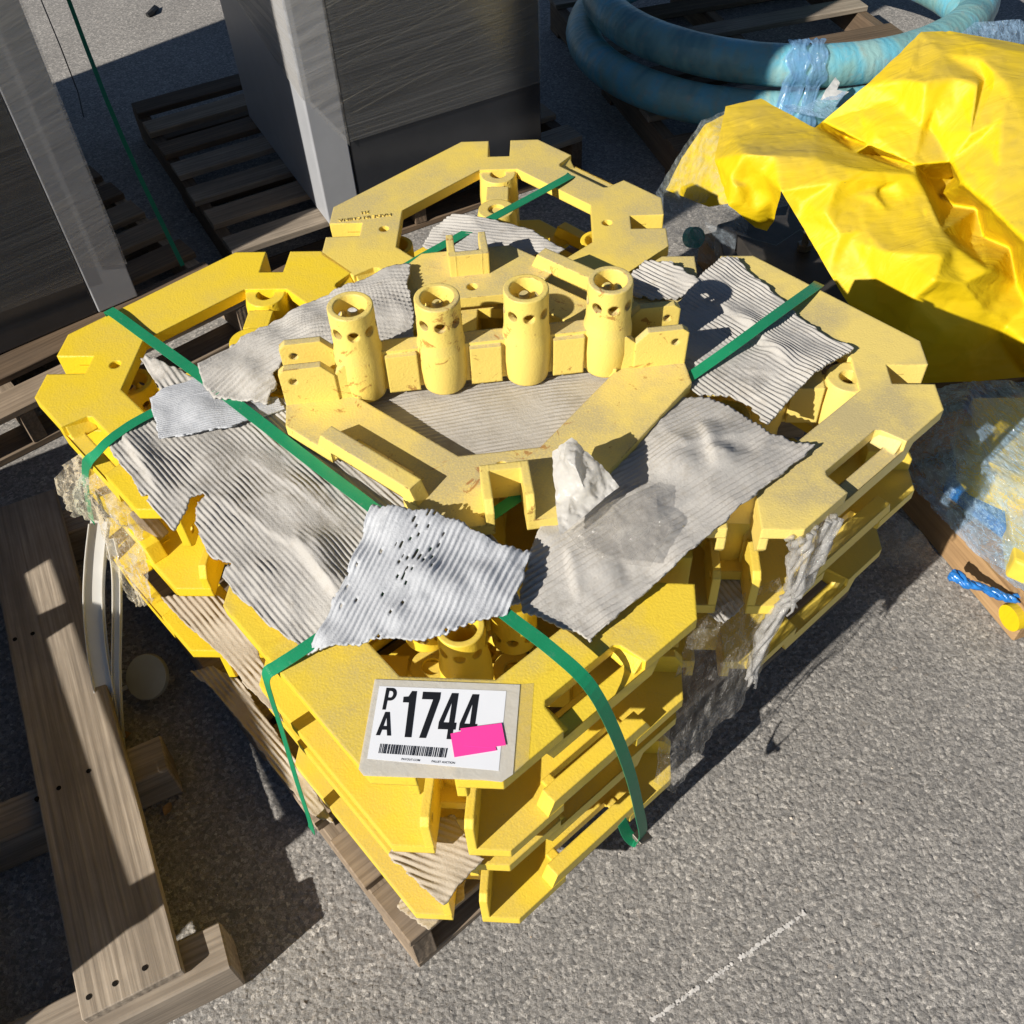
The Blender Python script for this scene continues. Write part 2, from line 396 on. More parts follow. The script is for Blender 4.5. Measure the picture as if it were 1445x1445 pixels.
    V = np.stack([vx, vy, vz], -1).reshape(-1, 3)
    F = (np.array([(0, 1, 5), (1, 2, 5), (2, 3, 5), (3, 4, 5), (4, 0, 5)])[None]+6*np.arange(N)[:, None, None]).reshape(-1, 3)
    g = NT('grit'); P = g.n('NewGeometry').outputs['Position']
    cc = g.ramp(g.noise(P, 60, 2), [(.3, (.16, .15, .14)), (.5, (.33, .30, .27)), (.62, (.5, .46, .40)), (.72, (.46, .33, .2))])
    tag(link('gravel', mesh('gravel', V.tolist(), F.tolist()), g.done(g.bsdf(Base_Color=cc, Roughness=.8))), kind='stuff', label='grit scattered loose on the worn asphalt', cat='gravel')
ground()

# ------------------------------------------------------------------ yellow castings
TT = .020                    # plate thickness
B_, K_, NW, ND = .310, .078, .0225, .0625
q2 = 2**-.5
def rotz(p, a): return (p[0]*math.cos(a)-p[1]*math.sin(a), p[0]*math.sin(a)+p[1]*math.cos(a))
def circ(cx, cy, r, n=14): return [(cx+r*math.cos(2*math.pi*i/n), cy+r*math.sin(2*math.pi*i/n)) for i in range(n)]

def casting_parts():
    """flat face up at z=0, brackets and tubes hang down; tube row along x; slotted edges towards +x-y and -x+y"""
    out = []
    nd = ND; nw = NW
    outer = []
    for k in range(4):          # E, N, W, S chamfers with their notches, then the edge to the next one
        a = k*math.pi/2
        for p in ((B_, -K_), (B_, -nw), (B_-nd, -nw+.001), (B_-nd, nw-.001), (B_, nw), (B_, K_)): outer.append(rotz(p, a))
        if k in (1, 3):         # slotted edge after N (towards W) and after S (towards E)
            nrm = Vector((-q2, q2)) if k == 1 else Vector((q2, -q2))
            t = Vector((-q2, -q2)) if k == 1 else Vector((q2, q2))
            e, d = (B_+K_)*q2, .2295
            for n_, s in ((e, -.070), (d+.006, -.064), (d, -.058), (d, .058), (d+.006, .064), (e, .070)):
                outer.append(tuple(nrm*n_+t*s))
    inner = [(.198, -.037), (.198, .037), (.060, .177), (-.060, .177), (-.198, .037), (-.198, -.037), (-.060, -.177), (.060, -.177)]
    mb = MB().prism([outer, inner, circ(0, .205, .0095), circ(0, -.205, .0095)], -TT, 0)
    out.append(('plate', mb))
    # guard bars bridging the slots, on the bracket side
    for sg in (1, -1):
        nrm = Vector((q2, -q2))*sg; t = Vector((q2, q2))*sg
        def pt(n_, s, z): return (nrm.x*n_+t.x*s, nrm.y*n_+t.y*s, z)
        n0, n1 = .2500, (B_+K_)*q2-.0006
        prof = [(-.098, -TT+.001), (-.072, -TT+.001), (-.066, -.0205), (.066, -.0205), (.072, -TT+.001), (.098, -TT+.001), (.086, -TT-.028), (-.086, -TT-.028)]
        vs = [pt(n0, s, z) for s, z in prof]+[pt(n1, s, z) for s, z in prof]; m_ = len(prof)
        fs = [(i, (i+1) % m_, m_+(i+1) % m_, m_+i) for i in range(m_)]
        fs += [(0, 7, 6, 5), (0, 5, 4, 3), (0, 3, 2, 1), (8, 13, 14, 15), (8, 11, 12, 13), (8, 9, 10, 11)]
        gb = MB().add(vs, fs)
        for e in (1, -1):                          # sloping ends of the recess
            tri = [(e*.0706, -.0012), (e*.054, -TT-.003), (e*.0706, -TT-.003)]
            w6 = [pt(.2300, s_, z_) for s_, z_ in tri]+[pt(n1-.0045, s_, z_) for s_, z_ in tri]
            gb.add(w6, [(0, 1, 2), (5, 4, 3), (0, 3, 4, 1), (1, 4, 5, 2), (2, 5, 3, 0)])
        out.append(('guard_bar', gb))
        # rounded web that closes the inner corner of the recess
    # plain notch brackets (N and S): U of three walls
    for a in (math.pi/2, -math.pi/2):
        mb = MB(); Mz = Matrix.Rotation(a, 4, 'Z'); h = -TT-.042
        x0, x1 = B_-nd-.011, B_-.0005
        for y0, y1 in ((nw-.0005, nw+.0115), (-nw-.0115, -nw+.0005)):
            vs = []
            for y in (y0, y1):
                vs += [(x0, y, -.001), (x1, y, -.001), (x1, y, -TT-.024), (x1-.012, y, h), (x0, y, h)]
            mb.add([Mz @ Vector(v) for v in vs], [(0, 1, 2, 3, 4), (9, 8, 7, 6, 5), (0, 5, 6, 1), (1, 6, 7, 2), (2, 7, 8, 3), (3, 8, 9, 4), (4, 9, 5, 0)])
        mb.box(x0, B_-nd+.0008, -nw, nw, h, -.0012, Mz)
        out.append(('notch_bracket', mb))
    # tall notch brackets (E and W) with a bolt hole, sloping back to the tube row
    for a in (0, math.pi):
        mb = MB(); Mz = Matrix.Rotation(a, 4, 'Z')
        for sg in (1, -1):
            y0, y1 = sg*(nw-.0005), sg*(nw+.0115)
            prof = [(.228, -.001), (B_-.0005, -.001), (B_-.0005, -TT-.062), (B_-.010, -TT-.070), (.246, -TT-.070), (.228, -TT-.050)]
            hole = circ(.290, -TT-.046, .0065, 12)
            pts = [[Vector((x, z, 0)) for x, z in L] for L in (prof, hole)]
            tri = tessellate_polygon(pts); flat = prof+hole; n_ = len(flat)
            vs = [Mz @ Vector((x, y, z)) for y in (y0, y1) for x, z in flat]
            fs = [t_ for t_ in tri]+[tuple(i+n_ for i in reversed(t_)) for t_ in tri]
            m_ = len(prof); fs += [(i, (i+1) % m_, n_+(i+1) % m_, n_+i) for i in range(m_)]
            fs += [(m_+i, m_+(i+1) % 12, n_+m_+(i+1) % 12, n_+m_+i) for i in range(12)]
            mb.add(vs, fs)
        out.append(('notch_bracket', mb))
    # web under the tube row: thick middle panels, stepped shoulders
    mb = MB(); zb, zt = -TT-.068, -.012
    mb.box(-.176, .176, -.013, .013, zb, zt)
    for x in (-.1275, 0, .1275): mb.box(x-.024, x+.024, -.021, .021, zb+.006, zt+.0016)
    for sg in (1, -1):
        for y0, y1 in ((.019, .0315), (-.0315, -.019)):
            vs = [(sg*x, y, z) for y in (y0, y1) for x, z in ((.20, zt-.004), (.2300, zt-.004), (.2300, zb+.02), (.214, zb+.004), (.20, zb+.004))]
            mb.add(vs, [(0, 1, 2, 3, 4), (9, 8, 7, 6, 5), (0, 5, 6, 1), (1, 6, 7, 2), (2, 7, 8, 3), (3, 8, 9, 4), (4, 9, 5, 0)])
    out.append(('web', mb))
    # lug pads that tie the end tubes to the ring
    for sg in (1, -1):
        pad = [(sg*.160, -.018), (sg*.170, -.027), (sg*.2005, -.0385), (sg*.2005, .0385), (sg*.170, .027), (sg*.160, .018)]
        out.append(('lug_pad', MB().prism([pad[::sg], circ(sg*.19, 0, .0150, 18)], -.026, -.007)))
    return out

def tube_mesh():
    n = 40; prof = [(.0155, -.0085), (.0335, -.0085), (.0365, -.022), (.0385, -.052), (.0375, -.088), (.0342, -.104), (.0335, -.171), (.0323, -.1722), (.0250, -.1722), (.0240, -.1705), (.0235, -.030), (.0155, -.024)]
    vs, fs = [], []
    m_ = len(prof)
    for r, z in prof:
        for k in range(n): vs.append((r*math.cos(2*math.pi*k/n), r*math.sin(2*math.pi*k/n), z))
    for i in range(m_):
        j = (i+1) % m_
        for k in range(n): fs.append((i*n+k, j*n+k, j*n+(k+1) % n, i*n+(k+1) % n))
    me = mesh('tube', vs, fs, True)
    bm = bmesh.new(); bm.from_mesh(me); bmesh.ops.recalc_face_normals(bm, faces=bm.faces); bm.to_mesh(me); bm.free()
    o = link('tube', me)
    cut = MB()
    for k in range(4):
        a = k*math.pi/4; d = Vector((math.cos(a), math.sin(a), 0))*.06
        cut.tube([Vector((0, 0, -.141))-d, Vector((0, 0, -.141))+d], .0084, 16)
    cm = [MB() for _ in range(4)]
    for k in range(4):
        a = k*math.pi/4; d = Vector((math.cos(a), math.sin(a), 0))*.06
        cm[k].tube([Vector((0, 0, -.141))-d, Vector((0, 0, -.141))+d], .0084, 16)
    tmp = []
    for k in range(4):
        cme = mesh('cut', cm[k].v, cm[k].f)
        bm = bmesh.new(); bm.from_mesh(cme); bmesh.ops.recalc_face_normals(bm, faces=bm.faces); bm.to_mesh(cme); bm.free()
        c = link('cut', cme); tmp.append(c)
        md = o.modifiers.new('b', 'BOOLEAN'); md.operation = 'DIFFERENCE'; md.object = c; md.solver = 'EXACT'
    dg = bpy.context.evaluated_depsgraph_get(); dg.update()
    res = bpy.data.meshes.new_from_object(o.evaluated_get(dg)); res.name = 'tube'
    for x in tmp+[o]: bpy.data.objects.remove(x)
    try: res.set_sharp_from_angle(angle=R(40))
    except Exception: pass
    return res

PARTS = casting_parts(); TUBE = tube_mesh(); TUBE.materials.append(M['paint'])
PM = []
for nm, mb in PARTS:
    me = mesh(nm, mb.v, mb.f)
    bm = bmesh.new(); bm.from_mesh(me); bmesh.ops.recalc_face_normals(bm, faces=bm.faces); bm.to_mesh(me); bm.free()
    me.materials.append(M['paint']); PM.append((nm, me))
def make_casting():
    r = empty('cast_frame', (0, 0, 0))
    for nm, me in PM: link(nm, me, None, r)
    for x in (-.19, -.065, .065, .19):
        t = link('tube', TUBE, None, r); t.location = (x, 0, .003)
    return r
PROTO = make_casting(); first = [True]
def casting(x, y, z, ang, up, label, group, dust=.5, pale=.2, rust=0., sc=1., tilt=(0, 0)):
    """up=True: flat face up at height z; up=False: flat face down at height z, tubes up"""
    o = PROTO if first[0] else copy_tree(PROTO); first[0] = False
    o.location = (x, y, z); o.scale = (sc,)*3
    o.rotation_euler = (Matrix.Rotation(tilt[0], 3, 'X') @ Matrix.Rotation(tilt[1], 3, 'Y') @ Matrix.Rotation(ang, 3, 'Z') @ (Matrix.Identity(3) if up else Matrix.Rotation(math.pi, 3, 'X'))).to_euler()
    for c in o.children: c.color = (dust, pale, rust, 1)
    return tag(o, label, 'metal frame', group)
H2 = math.pi/2
GR = 'yellow cast frames stacked on the pallet'
# centre, heading: left, back, right, front stack
ca, cb, cc, cd = (-.4192, 1.226, -.0881), (.0028, 1.5731, -.0674), (.3371, 1.125, -.1002), (-.0724, .8162, -.1122)
casting(*ca[:2], .650, ca[2]+H2, True, 'bright yellow frame on top of the left stack, flat face up under a green strap', GR, .35, 0.)
casting(*ca[:2], .445, ca[2], False, 'yellow frame turned tubes up, second from the top of the left stack', GR, .2, 0.)
casting(ca[0]-.018, ca[1]-.016, .318, ca[2]+H2, True, 'lowest yellow frame of the left stack, close above the pallet boards', GR, .2, 0.)
casting(*cb[:2], .650, cb[2]+H2, True, 'yellow frame on top of the back stack with raised lettering on its rim', GR, .95, .45)
casting(*cb[:2], .445, cb[2], False, 'yellow frame turned tubes up, second from the top of the back stack', GR, .2, .1)
casting(*cb[:2], .318, cb[2]+H2, True, 'lowest yellow frame of the back stack, nearly hidden by those above', GR, .2, .1)
casting(*cc[:2], .652, cc[2], True, 'dusty tan-yellow frame on top of the right stack, partly under torn cardboard', GR, 1.5, .75)
casting(cc[0]+.004, cc[1], .458, cc[2]+H2, False, 'yellow frame turned tubes up, second from the top of the right stack', GR, .5, .3)
casting(cc[0]-.012, cc[1], .330, cc[2], True, 'lowest yellow frame of the right stack, in shade by the twisted film', GR, .3, .3)
casting(*cd[:2], .6148, cd[2], True, 'yellow frame on top of the front stack carrying the white number label', GR, .9, .08, .1)
casting(*cd[:2], .395, cd[2]+H2, False, 'yellow frame turned tubes up, second from the top of the front stack', GR, .4, .15)
casting(cd[0]-.004, cd[1]+.004, .356, cd[2], True, 'yellow frame flat face up, third from the top of the front stack', GR, .4, .15)
casting(cd[0]+.002, cd[1]-.004, .150, cd[2]+H2, False, 'lowest yellow frame of the front stack, resting on the pallet corner', GR, .5, .15)
casting(-.0262, 1.1400, .6610, .0791, False, 'pale yellow frame lying across the top of the load with its four tubes upright', GR, 1.2, .62, .7, .97, (.0419, .0198))

# ------------------------------------------------------------------ pallets
def board(name, p0, p1, wd, th, mat, parent=None, side=None, bevel=.0018, warp=.0012):
    """plank from p0 to p1 (centre line of its underside), local x along its length"""
    p0, p1 = Vector(p0), Vector(p1); L = (p1-p0).length; d = (p1-p0).normalized()
    n = max(2, int(L/.05)); mb = MB(); vs = []; sd = random.random()*90
    for i in range(n+1):
        x = L*i/n
        e = [warp*mn.noise(Vector((x*4, sd+k*7.1, 0))) for k in range(6)]
        vs += [(x, -wd/2+e[0], e[1]*.6), (x, wd/2+e[2], e[1]*.6), (x, wd/2+e[2]*.7, th+e[3]), (x, -wd/2+e[0]*.7, th+e[4])]
    if n: 
        for k in (0, 3): vs[k] = (vs[k][0]+random.uniform(-.003, .003), vs[k][1], vs[k][2])
    fs = [(3, 2, 1, 0), tuple(4*n+k for k in range(4))]
    for i in range(n):
        a, b = 4*i, 4*i+4
        fs += [(a+k, a+(k+1) % 4, b+(k+1) % 4, b+k) for k in range(4)]
    o = link(name, mesh(name, vs, fs), mat, parent)
    Y = Vector((0, 0, 1)).cross(d)
    Y.normalize(); Z = d.cross(Y)
    Mw = Matrix(((d.x, Y.x, Z.x, p0.x), (d.y, Y.y, Z.y, p0.y), (d.z, Y.z, Z.z, p0.z), (0, 0, 0, 1)))
    if parent: Mw = parent.matrix_basis.inverted() @ Mw
    o.matrix_basis = Mw
    if bevel:
        m = o.modifiers.new('bevel', 'BEVEL'); m.width = bevel; m.segments = 1; m.limit_method = 'ANGLE'; m.angle_limit = R(50)
    return o

def pallet(label, corner, ang, L, Wd, deck, mat, group='wooden pallets', slat=.09, gaps=None, mats=None, bottom=True, dz=0, n_str=3, name='wooden_pallet'):
    """corner = origin; x axis (ang) across the deck boards (stringers run along y), L along y, Wd along x"""
    r = empty(name, corner, (0, 0, ang)); tag(r, label, 'pallet', group)
    Mr = Matrix.Translation(Vector(corner)) @ Matrix.Rotation(ang, 4, 'Z')
    T = lambda x, y, z: Mr @ Vector((x, y, z))
    for i in range(n_str):
        x = .02+(Wd-.04)*i/(n_str-1)
        board('stringer', T(x, .0, .018), T(x, L, .018), .038, .088, mat, r)
    for i in range(deck):
        y = slat/2+(L-slat)*i/(deck-1)+(random.uniform(-.008, .008) if 0 < i < deck-1 else 0)
        mm = mats[i % len(mats)] if mats else mat
        board('deck_board', T(random.uniform(-.006, .004), y, .1065), T(Wd+random.uniform(-.004, .006), y, .1065), slat, .019, mm, r)
    if bottom:
        for i in range(3):
            y = slat/2+(L-slat)*i/2
            board('bottom_board', T(0, y, 0), T(Wd, y, 0), slat, .0175, mat, r)
    return r
# main pallet: near corner, sides along the two directions of the load
PA = R(37.5)
pallet('worn brown wooden pallet carrying the whole load of yellow frames', (-.196, .485, 0), PA, 1.06, 1.10, 9, M['wood'], slat=.10)
# pallet at left: one broad board still on three bearers, used edge on to the frame side
lp = empty('wooden_pallet', (-.75, .45, 0)); tag(lp, 'weathered pallet at the left with one broad plank nailed over thick bearers', 'pallet', 'wooden pallets')
b0 = (at(262, 1368, .122)+at(111, 1440, .122))/2; b1 = (at(75, 703, .122)+at(-22, 710, .122))/2
pl = board('deck_board', (b0.x, b0.y, .1), (b1.x, b1.y, .1), .150, .022, M['wood_grey'], lp, warp=.002)
dirb = (b1-b0).normalized(); perp = Vector((-dirb.y, dirb.x, 0))
for dd in (.31, .60):
    a = Vector((b0.x, b0.y, .1))+perp*dd; c = Vector((b1.x, b1.y, .1))+perp*dd
    board('deck_board', a, c, .14, .021, M['wood_grey'], lp)
def bearer(pend, dirv, back, wd=.075, th=.092):
    pend = Vector(pend); board('bearer', pend, pend+Vector(dirv)*back, wd, th, M['wood_grey'], lp, bevel=.003)
for ue, ve in ((318, 1333), (232, 1062), (140, 720)):
    e = at(ue, ve, .092); bearer((e.x, e.y, .004), (-.915, -.40, 0), 1.0)
for u, v in ((125, 1088+0), (83, 1112), (52, 1127), (204, 1366), (162, 1388), (125, 1407), (46, 894), (21, 902)):
    p = at(u, v, .1225); h = MB().tube([p-Vector((0, 0, .004)), p+Vector((0, 0, .0006))], .0042, 10)
    o = h.build('nail_hole', M['hole']); o.parent = pl; o.matrix_parent_inverse = (lp.matrix_basis @ pl.matrix_basis).inverted()

# back pallets
r38 = R(37)
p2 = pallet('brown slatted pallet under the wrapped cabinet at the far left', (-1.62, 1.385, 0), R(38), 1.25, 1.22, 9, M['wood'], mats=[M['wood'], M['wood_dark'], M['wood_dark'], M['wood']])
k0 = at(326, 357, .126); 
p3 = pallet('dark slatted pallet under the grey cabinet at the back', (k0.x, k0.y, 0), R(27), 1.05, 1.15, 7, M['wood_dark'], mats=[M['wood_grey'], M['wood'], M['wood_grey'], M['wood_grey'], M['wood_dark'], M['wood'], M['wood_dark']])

# ------------------------------------------------------------------ corrugated cardboard sheets
def inside(poly, x, y):
    px, py = poly[:, 0], poly[:, 1]; qx, qy = np.roll(px, -1), np.roll(py, -1)
    c = np.zeros(x.shape, bool)
    for a, b, d, e in zip(px, py, qx, qy):
        if b == e: continue
        t = (b > y) != (e > y)
        c ^= t & (x < (d-a)*(y-b)/(e-b)+a)
    return c
def snap(poly, P):
    A = poly; Bq = np.roll(poly, -1, 0); best = np.full(len(P), 1e9); out = P.copy()
    for a, b in zip(A, Bq):
        d = b-a; L = d.dot(d)
        if L < 1e-14: continue
        t = np.clip(((P-a) @ d)/L, 0, 1); q = a+t[:, None]*d; e = ((P-q)**2).sum(1)
        m = e < best; best[m] = e[m]; out[m] = q[m]
    return out, np.sqrt(best)
def nz2(x, y, s, seed=0.):
    return np.array([mn.noise(Vector((a*s, b*s, seed))) for a, b in zip(x.ravel(), y.ravel())]).reshape(x.shape)
def sheet(label, pts, fl, mat=None, pitch=.0075, amp=.0011, und=.003, jag=.0022, ctrl=(), group='torn corrugated cardboard', slits=0., seed=1., th=.0028, wob=.28, name='cardboard_sheet', step=None, polar=None, crumple=1., folds=()):
    """torn corrugated sheet: outline (surveyed points with heights), flute direction from two points"""
    W3 = [at(*p) for p in pts]; C3 = W3+[at(*p) for p in ctrl]
    f0, f1 = at(*fl[0]), at(*fl[1]); a = (f1-f0); a.z = 0; a.normalize(); b = Vector((-a.y, a.x, 0)); O = W3[0].copy()
    to = lambda p: ((p-O).dot(a), (p-O).dot(b))
    P2 = np.array([to(p) for p in W3]); out = []
    for i in range(len(P2)):                       # torn outline
        p, q = P2[i], P2[(i+1) % len(P2)]; L = np.hypot(*(q-p)); n = max(1, int(L/.004)); nn = np.array([-(q-p)[1], (q-p)[0]])/max(L, 1e-6)
        for k in range(n):
            c = p+(q-p)*k/n; f = mn.noise(Vector((c[0]*90, c[1]*90, seed)))+.6*mn.noise(Vector((c[0]*260, c[1]*260, seed+3)))
            out.append(c+nn*f*jag*(1 if k else .4))
    poly = np.array(out); lo, hi = poly.min(0)-.004, poly.max(0)+.004
    sa, sb = step or .0045, pitch/5
    xs = np.arange(lo[0], hi[0]+sa, sa); ys = np.arange(lo[1], hi[1]+sb, sb)
    X, Y = np.meshgrid(xs, ys, indexing='ij'); I = inside(poly, X, Y)
    cnt = I[:-1, :-1].astype(int)+I[1:, :-1]+I[:-1, 1:]+I[1:, 1:]
    cell = cnt >= 2
    if slits:
        sx = nz2(X[:-1, :-1], Y[:-1, :-1]*0, 1, seed); 
        q = np.floor(Y[:-1, :-1]/pitch); ph = (Y[:-1, :-1]/pitch) % 1
        s1 = np.array([mn.noise(Vector((x*120, k*5.7, seed))) for x, k in zip(X[:-1, :-1].ravel(), q.ravel())]).reshape(q.shape)
        s2 = nz2(X[:-1, :-1], Y[:-1, :-1], 14, seed+9)
        cell &= ~((s1+.75*s2 > slits) & (ph > .42) & (ph < .74))
    use = np.zeros(I.shape, bool)
    for dx in (0, 1):
        for dy in (0, 1): use[dx:dx+cell.shape[0], dy:dy+cell.shape[1]] |= cell
    idx = -np.ones(I.shape, int); ii = np.argwhere(use); idx[use] = np.arange(len(ii))
    p = np.stack([X[use], Y[use]], -1); outm = ~I[use]
    if outm.any():
        sn, _ = snap(poly, p[outm]); p[outm] = sn
    # height: smooth blend of the surveyed heights + waves + flutes
    CP = np.array([to(c) for c in C3]); CZ = np.array([c.z for c in C3])
    d2 = ((p[:, None, :]-CP[None])**2).sum(-1)+2e-5; wt = d2**-1.25; z = (wt*CZ).sum(1)/wt.sum(1)
    n1 = nz2(p[:, 0], p[:, 1], 9, seed); n2 = nz2(p[:, 0], p[:, 1], 26, seed+5); n3 = nz2(p[:, 0], p[:, 1], 5, seed+11)
    z = z+und*n1+und*.45*n2
    rad_ = p[:, 1]
    if polar: pc = np.array(to(at(*polar))); rad_ = np.hypot(*(p-pc).T)
    ph = 2*math.pi*(rad_/pitch+wob*n3*1.5+wob*.35*n1)
    # creases: sharp broken folds across the board, and crushed dents
    f1 = nz2(p[:, 0], p[:, 1], 7, seed+31); f2 = nz2(p[:, 0], p[:, 1], 15, seed+37)
    z = z+.5*crumple*(.0028*np.maximum(0, 1-np.abs(f1)*9)+.0015*np.maximum(0, 1-np.abs(f2)*7))-crumple*.0008*np.maximum(0, nz2(p[:, 0], p[:, 1], 30, seed+41)-.15)*3
    crush = np.clip(.7+1.3*nz2(p[:, 0], p[:, 1], 17, seed+21)+.5*nz2(p[:, 0]*.3, p[:, 1], 120, seed+23), .05, 1.35)
    z = z+amp*crush*np.sin(ph)+.0002*nz2(p[:, 0], p[:, 1]*3, 120, seed)
    for (fa, fb, fh, fw) in folds:
        A_, B2 = np.array(to(at(*fa))), np.array(to(at(*fb))); dd = B2-A_; L2 = dd.dot(dd)
        t_ = ((p-A_) @ dd)/L2; tc = np.clip(t_, 0, 1); dv_ = p-A_-tc[:, None]*dd; ds = np.sqrt((dv_**2).sum(1)); sg_ = np.sign(dd[0]*dv_[:, 1]-dd[1]*dv_[:, 0])
        fall = np.clip(1-(np.abs(t_-.5)*2-.6)/.6, 0, 1)
        z = z+fh*np.where(sg_ > 0, np.exp(-(ds/(fw*2.2))**2), np.exp(-(ds/(fw*.55))**2))*fall
    V = np.array([O.x, O.y, 0])+p[:, :1]*np.array(a)[None]+p[:, 1:]*np.array(b)[None]; V[:, 2] = z
    F = [(idx[i, j], idx[i+1, j], idx[i+1, j+1], idx[i, j+1]) for i, j in np.argwhere(cell)]
    o = link(name, mesh(name, V.tolist(), F, True), mat or M['card'])
    s = o.modifiers.new('thickness', 'SOLIDIFY'); s.thickness = th; s.offset = -1
    return tag(o, label, 'cardboard', group)

ZP = .656
sheet('large grey cardboard sheet over the left edge of the load, with ragged bites torn out', [
    (150, 624, .656), (175, 606, ZP), (205, 588, ZP), (260, 578, ZP), (330, 570, ZP), (400, 562, .657), (470, 570, .655), (540, 620, .655), (640, 690, .654), (700, 760, .645), (735, 850, .632),
    (640, 880, .63), (520, 895, .624), (432, 914, .620), (415, 905, .622), (380, 880, .626), (345, 850, .630), (328, 832, .634), (313, 812, .638), (318, 800, .640), (330, 796, .644), (300, 786, .642), (285, 765, .642), (276, 738, .644), (280, 712, .648),
    (296, 700, .650), (320, 688, .653), (290, 697, .655), (270, 702, .655), (262, 722, .652), (246, 748, .648), (226, 728, .652), (207, 704, .654), (213, 693, .656), (200, 698, .656), (182, 667, .657), (160, 642, .657)],
    ((200, 620, .65), (420, 860, .63)), pitch=.0072, amp=.0009, und=.004, seed=2.3, ctrl=[(300, 640, .66), (420, 700, .658), (430, 770, .648), (380, 800, .642), (500, 800, .64), (452, 760, .655)],
    folds=[((174, 612, .655), (224, 690, .655), .010, .010), ((418, 760, .65), (478, 838, .64), .014, .012), ((300, 700, .65), (420, 770, .65), .003, .008), ((350, 640, .66), (480, 730, .655), .003, .010)])
sheet('grey cardboard sheet on the near right side between the top frame and the right stack', [
    (748, 776, .646), (742, 806, .638), (733, 842, .632), (737, 863, .630), (760, 869, .630), (790, 884, .629), (816, 892, .629), (832, 906, .627), (872, 868, .634), (975, 775, .654), (1060, 702, .663), (1150, 628, .667),
    (1120, 621, .664), (1105, 614, .662), (1088, 612, .662), (1074, 600, .663), (1040, 580, .662), (1000, 560, .660), (960, 560, .658), (880, 640, .656), (800, 700, .655), (760, 745, .652)],
    ((800, 850, .63), (1080, 680, .655)), pitch=.0082, amp=.0013, und=.004, seed=5.1, ctrl=[(960, 640, .678), (1010, 640, .672), (1060, 620, .660), (900, 700, .664), (850, 790, .650), (950, 720, .655), (900, 820, .638)],
    folds=[((990, 600, .66), (1010, 660, .66), .006, .011), ((800, 770, .65), (815, 840, .64), .006, .007), ((870, 760, .65), (975, 700, .66), .006, .012), ((940, 640, .66), (1060, 610, .66), .006, .012)])
sheet('long grey cardboard sheet over the right stack, its far edge under the green strap', [
    (1018, 364, .668), (1040, 363, .664), (1060, 386, .662), (1105, 424, .660), (1130, 450, .659), (1165, 474, .661), (1206, 491, .664), (1180, 507, .668), (1165, 516, .674), (1150, 525, .678), (1122, 554, .672), (1080, 600, .664), (1072, 588, .662),
    (1060, 572, .661), (1030, 556, .662), (985, 555, .661), (940, 520, .660), (925, 470, .660), (955, 430, .661), (980, 398, .666), (1000, 378, .669)],
    ((1040, 400, .66), (1190, 488, .66)), pitch=.0080, amp=.0013, und=.004, seed=8.4, ctrl=[(1060, 480, .662), (1100, 500, .672), (1040, 440, .664), (1080, 545, .664)],
    folds=[((1045, 450, .66), (1110, 520, .66), .009, .012), ((1010, 430, .66), (1080, 480, .66), .005, .01)])
sheet('curved grey cardboard strip draped from the left stack towards the upright tubes', [
    (278, 513, .676), (320, 490, .676), (385, 456, .674), (440, 426, .680), (500, 400, .690), (560, 373, .702), (580, 371, .706), (574, 400, .708), (584, 440, .706), (582, 482, .700), (520, 484, .698), (470, 486, .698), (430, 492, .698), (408, 499, .696),
    (397, 516, .690), (386, 528, .686), (392, 546, .676), (376, 570, .668), (340, 567, .670), (300, 560, .672), (286, 540, .675)],
    ((300, 520, .68), (540, 400, .68)), pitch=.0098, amp=.0026, und=.005, seed=11.2, ctrl=[(350, 520, .690), (450, 460, .702), (520, 430, .708)], wob=.7, polar=(455, 640, .68))
sheet('pale blue-grey cardboard flap lying beneath the curved strip on the left stack', [
    (211, 562, .664), (235, 546, .668), (285, 530, .668), (330, 555, .664), (390, 560, .662), (404, 577, .661), (335, 599, .663), (272, 612, .664), (224, 617, .665), (218, 590, .666)],
    ((225, 600, .66), (380, 565, .66)), M['card_pale'], pitch=.0042, amp=.0006, und=.0025, seed=13.7, ctrl=[(280, 575, .674)])
sheet('small upturned scrap of dark cardboard in the opening of the left stack', [
    (198, 508, .640), (206, 501, .650), (222, 506, .652), (250, 518, .652), (276, 532, .655), (256, 541, .648), (228, 553, .640), (214, 532, .636)],
    ((205, 510, .65), (230, 545, .65)), pitch=.0085, amp=.0018, und=.004, seed=17.7)
sheet('torn grey cardboard patch on the back stack behind the upright U-shaped bracket', [
    (596, 347, .668), (612, 320, .672), (638, 303, .676), (668, 304, .676), (720, 315, .674), (750, 322, .676), (772, 338, .672), (797, 351, .668), (786, 360, .664), (740, 362, .662), (700, 362, .662), (660, 360, .664), (622, 358, .664)],
    ((610, 335, .67), (780, 350, .67)), pitch=.0075, amp=.0013, und=.004, seed=19.1)
sheet('small shredded cardboard scrap beside the far guard bar, right of the back stack', [
    (893, 384, .664), (912, 366, .668), (948, 371, .668), (968, 384, .670), (986, 398, .668), (990, 410, .664), (975, 417, .660), (950, 421, .660), (925, 421, .660), (900, 418, .660), (882, 408, .660)],
    ((900, 380, .66), (975, 412, .66)), pitch=.0080, amp=.0016, und=.007, seed=23.9, jag=.006)
sheet('beige cardboard seen flat through the opening of the top frame', [
    (470, 560, .6535), (560, 520, .6535), (680, 505, .6535), (800, 500, .6535), (900, 520, .6535), (880, 600, .6535), (800, 690, .6535), (640, 690, .6535), (540, 640, .6535)],
    ((560, 600, .65), (820, 560, .65)), M['card_dull'], pitch=.0075, amp=.0007, und=.002, seed=29.3, ctrl=[(680, 570, .660), (770, 560, .660), (600, 590, .655)], jag=.001, crumple=.4)
